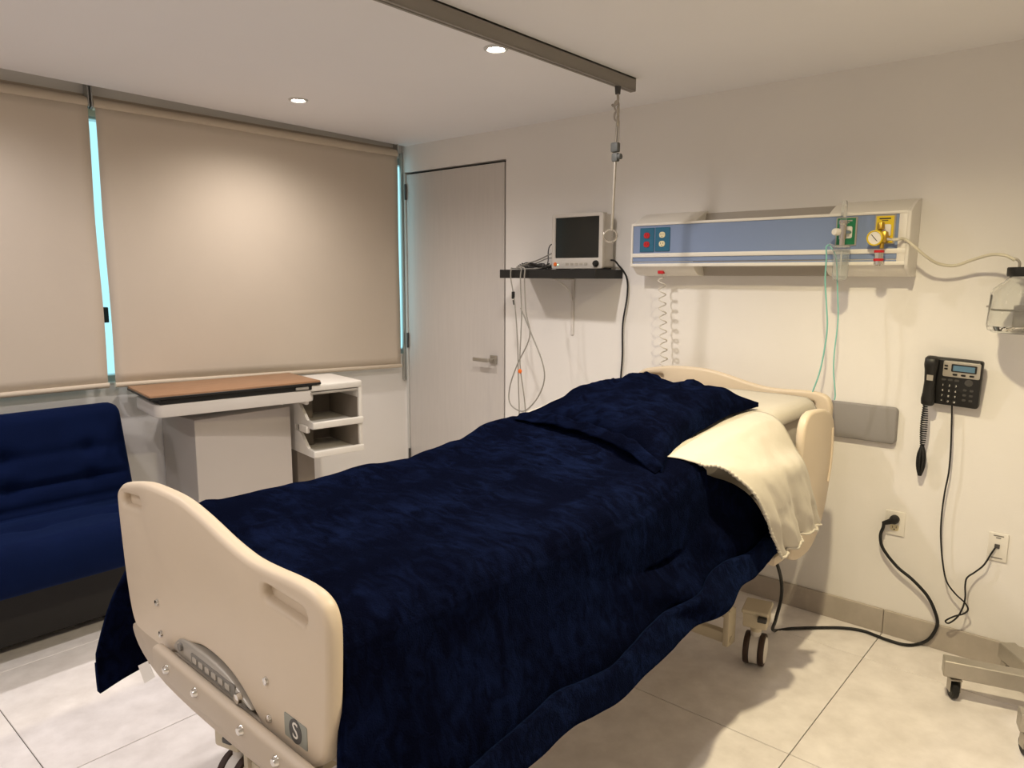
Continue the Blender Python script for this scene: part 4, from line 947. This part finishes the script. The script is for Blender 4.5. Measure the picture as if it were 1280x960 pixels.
# handset cord: coil then bundled end
c0 = back(1157, 503, 3.19); c1_ = back(1153, 556, 3.215); turns = 19
pts = [c0 + Vector((.006, 0, .006)), c0]
for k in range(turns * 8 + 1):
    t = k / (turns * 8); a = 2 * PI * turns * t; w = .0065 + .005 * math.sin(PI * t)
    p = c0.lerp(c1_, t); pts.append(p + Vector((w * math.cos(a), w * math.sin(a), -.008)))
hc = obj('handset_cord', MB().tube(pts, .0026, 6, 2), 'rubber', tel, world=True, smooth=80)
q0 = back(1153, 556, 3.215); q1 = back(1149.5, 594, 3.215)
mb = MB()
for k in range(7):
    a = 2 * PI * k / 7; o_ = Vector((.009 * math.cos(a), .009 * math.sin(a), 0))
    mb.tube([q0, q0.lerp(q1, .3) + o_ * 1.3, q0.lerp(q1, .7) + o_ * 1.3, q1 + o_ * .25], .0055, 6, 4)
ob = obj('cord_bundle', mb, 'rubber', hc, world=True, smooth=80)
# phone line
pl_pts = [(1190, 506), (1189.5, 530), (1188.5, 560), (1186, 590), (1181, 615), (1177, 645), (1176, 670), (1178, 700), (1183, 726), (1194, 742), (1205.6, 753), (1210, 761.5), (1205, 767), (1192.5, 770.5), (1182, 776), (1186, 779), (1196, 772), (1203, 760.6), (1206.5, 747), (1206.5, 732), (1209, 722), (1219, 715), (1230, 706), (1239, 692), (1244, 685)]
P3 = []
for k, (x, y) in enumerate(pl_pts):
    d = .03 if k < 2 else .045 if 8 <= k <= 20 else .03 if k < 23 else .016
    if 13 <= k <= 16: d = .055
    P3.append(back(x, y, YB - d))
cable('phone_line', 'thin black phone cable looping from the telephone to the wall jack', P3, .0032, 'rubber', 'cable')
# wall plates
def wall_plate(name, label, px0, px1, py0, py1):
    a_ = back(px0, py0, YB - .004); b_ = back(px1, py1, YB - .004); cx = (a_.x + b_.x) / 2; cz = (a_.z + b_.z) / 2
    t = thing(name, label, 'wall plate' if 'jack' in name else 'outlet', (cx, YB, min(a_.z, b_.z)))
    obj('plate', MB().prism(rrect(abs(b_.x - a_.x), abs(a_.z - b_.z), .004, 3), .006, FRONT((cx, YB - .0003, cz)), bev=.002, seg=2), 'white', t, world=True, smooth=50)
    return t, cx, cz, abs(b_.x - a_.x), abs(a_.z - b_.z)
t, cx, cz, w, h = wall_plate('power_outlet', 'white wall outlet with a black plug in its upper socket', 1107.5, 1130, 636.5, 671.5)
OUTX, OUTZ = back(1118.5, 648, YB - .03).x, cz + .018
for s in (-1, 1):
    so_ = obj('socket', MB().prism(rrect(.034, .028, .010, 4), .002, FRONT((cx, YB - .006, cz + s * .019)), bev=.0006, seg=1), 'ivory', t, world=True)
    obj('slots', MB().box((cx - .007, YB - .0083, cz + s * .019 + .003), (.0022, .001, .009)).box((cx + .007, YB - .0083, cz + s * .019 + .003), (.0022, .001, .008)).cyl((cx, YB - .008, cz + s * .019 - .007), (cx, YB - .0088, cz + s * .019 - .007), .003, 8), 'ink', so_, world=True, smooth=0)
t, cx2, cz2, w, h = wall_plate('phone_jack', 'white phone jack plate with a cable near the steel stand', 1236.5, 1258, 664, 704)
obj('port', MB().box((cx2 - .002, YB - .008, cz2 + .004), (.017, .006, .016), .001, 1), 'grey_dk', t, world=True, smooth=0)
for dz_, w_ in ((.045, .034), (.037, .016), (-.043, .036)):
    obj('lettering', MB().box((cx2, YB - .0066, cz2 + dz_), (w_, .0008, .0045)), 'grey', t, world=True, smooth=0)
# bed power cord
cord = thing('bed_power_cord', 'thick black power cord from the wall outlet across the floor to the bed', 'cord', (-.8, 3.1, 0))
pg = Vector((cx, YB - .008, cz + .019))
obj('plug', MB().lathe([(0, 0), (.018, 0), (.019, .010), (.017, .026), (.010, .034), (0, .035)], pg, (0, -1, 0), 18).cyl(pg + Vector((-.004, -.020, -.004)), pg + Vector((-.040, -.024, -.022)), .013, 14, .008), 'rubber', cord, world=True)
def flr(x, y, z):
    p = hor(x, y, z)
    return p if p.y < YB - .024 else back(x, y, YB - .024)
cp2 = [pg + Vector((-.036, -.024, -.020))] + [back(x, y, YB - .035) for x, y in ((1104, 659), (1100.5, 670), (1104, 686), (1121, 708), (1140, 724), (1158.5, 744), (1168.5, 764))] + \
      [flr(x, y, z) for x, y, z in ((1171.5, 781, .032), (1163, 797, .012), (1150, 804.5, .0075), (1132, 806, .0075), (1108, 799.5, .0075), (1080, 789, .0075), (1055, 785, .0075), (1025, 784.5, .0075), (990, 785.5, .0075))]
cpw = lambda px, py, lx: on_plane(px, py, BM0 + UX * lx, UX)
cp2 += [hor(967, 788, .012), cpw(969.5, 775, .47), cpw(976, 750, .47), cpw(977, 730, .47), cpw(973, 710, .47), cpw(966, 694, .46), cpw(955, 675, .43)]
obj('wire', MB().tube(cp2, .0065, 10, 8), 'rubber', cord, world=True, smooth=80)

# ================================================================== STEEL STAND (base enters from the right)
st = thing('equipment_stand', 'low steel equipment stand base with casters beside the wall', 'stand', (-.05, 2.9, 0))
def beam(p, q, w, z0, z1, name='leg'):
    p = Vector((*p, (z0 + z1) / 2)); q = Vector((*q, (z0 + z1) / 2)); d = q - p
    mt = Matrix.Rotation(math.atan2(d.y, d.x), 4, 'Z')
    return obj(name, MB().box((p + q) / 2, (d.length, w, z1 - z0), .003, 1, mtx=mt), 'steel', st, world=True, smooth=0)
beam((-.430, 2.870), (.42, 3.11), .055, .090, .150)
beam((-.275, 3.155), (.10, 2.665), .060, .090, .149)
beam((-.180, 2.66), (.42, 2.83), .055, .090, .150)
obj('pole', MB().cyl((.10, 2.93, .145), (.10, 2.93, 1.05), .020, 18).cyl((.10, 2.93, .14), (.10, 2.93, .17), .04, 18), 'chrome', st, world=True)
def scaster(x, y, ang):
    mt = Matrix.Translation((x, y, 0)) @ Matrix.Rotation(ang, 4, 'Z')
    def pl(mb): mb.v = [mt @ v for v in mb.v]; return mb
    c = obj('caster', pl(MB().box2((-.019, -.022, .076), (.019, .022, .082), .002, 1).box2((-.019, -.014, .030), (-.015, .016, .078), .001, 1).box2((.015, -.014, .030), (.019, .016, .078), .001, 1).cyl((0, 0, .078), (0, 0, .092), .010, 10)), 'steel', st, world=True)
    w = obj('wheel', pl(MB().lathe([(0, -.012), (.028, -.012), (.033, -.008), (.033, .008), (.028, .012), (0, .012)], (0, .006, .0335), (1, 0, 0), 22)), 'rubber', c, world=True)
for x, y, a in ((-.392, 2.882, .5), (-.262, 3.138, .6), (-.150, 2.668, .5), (.36, 3.09, .4), (.36, 2.815, .4)): scaster(x, y, a)
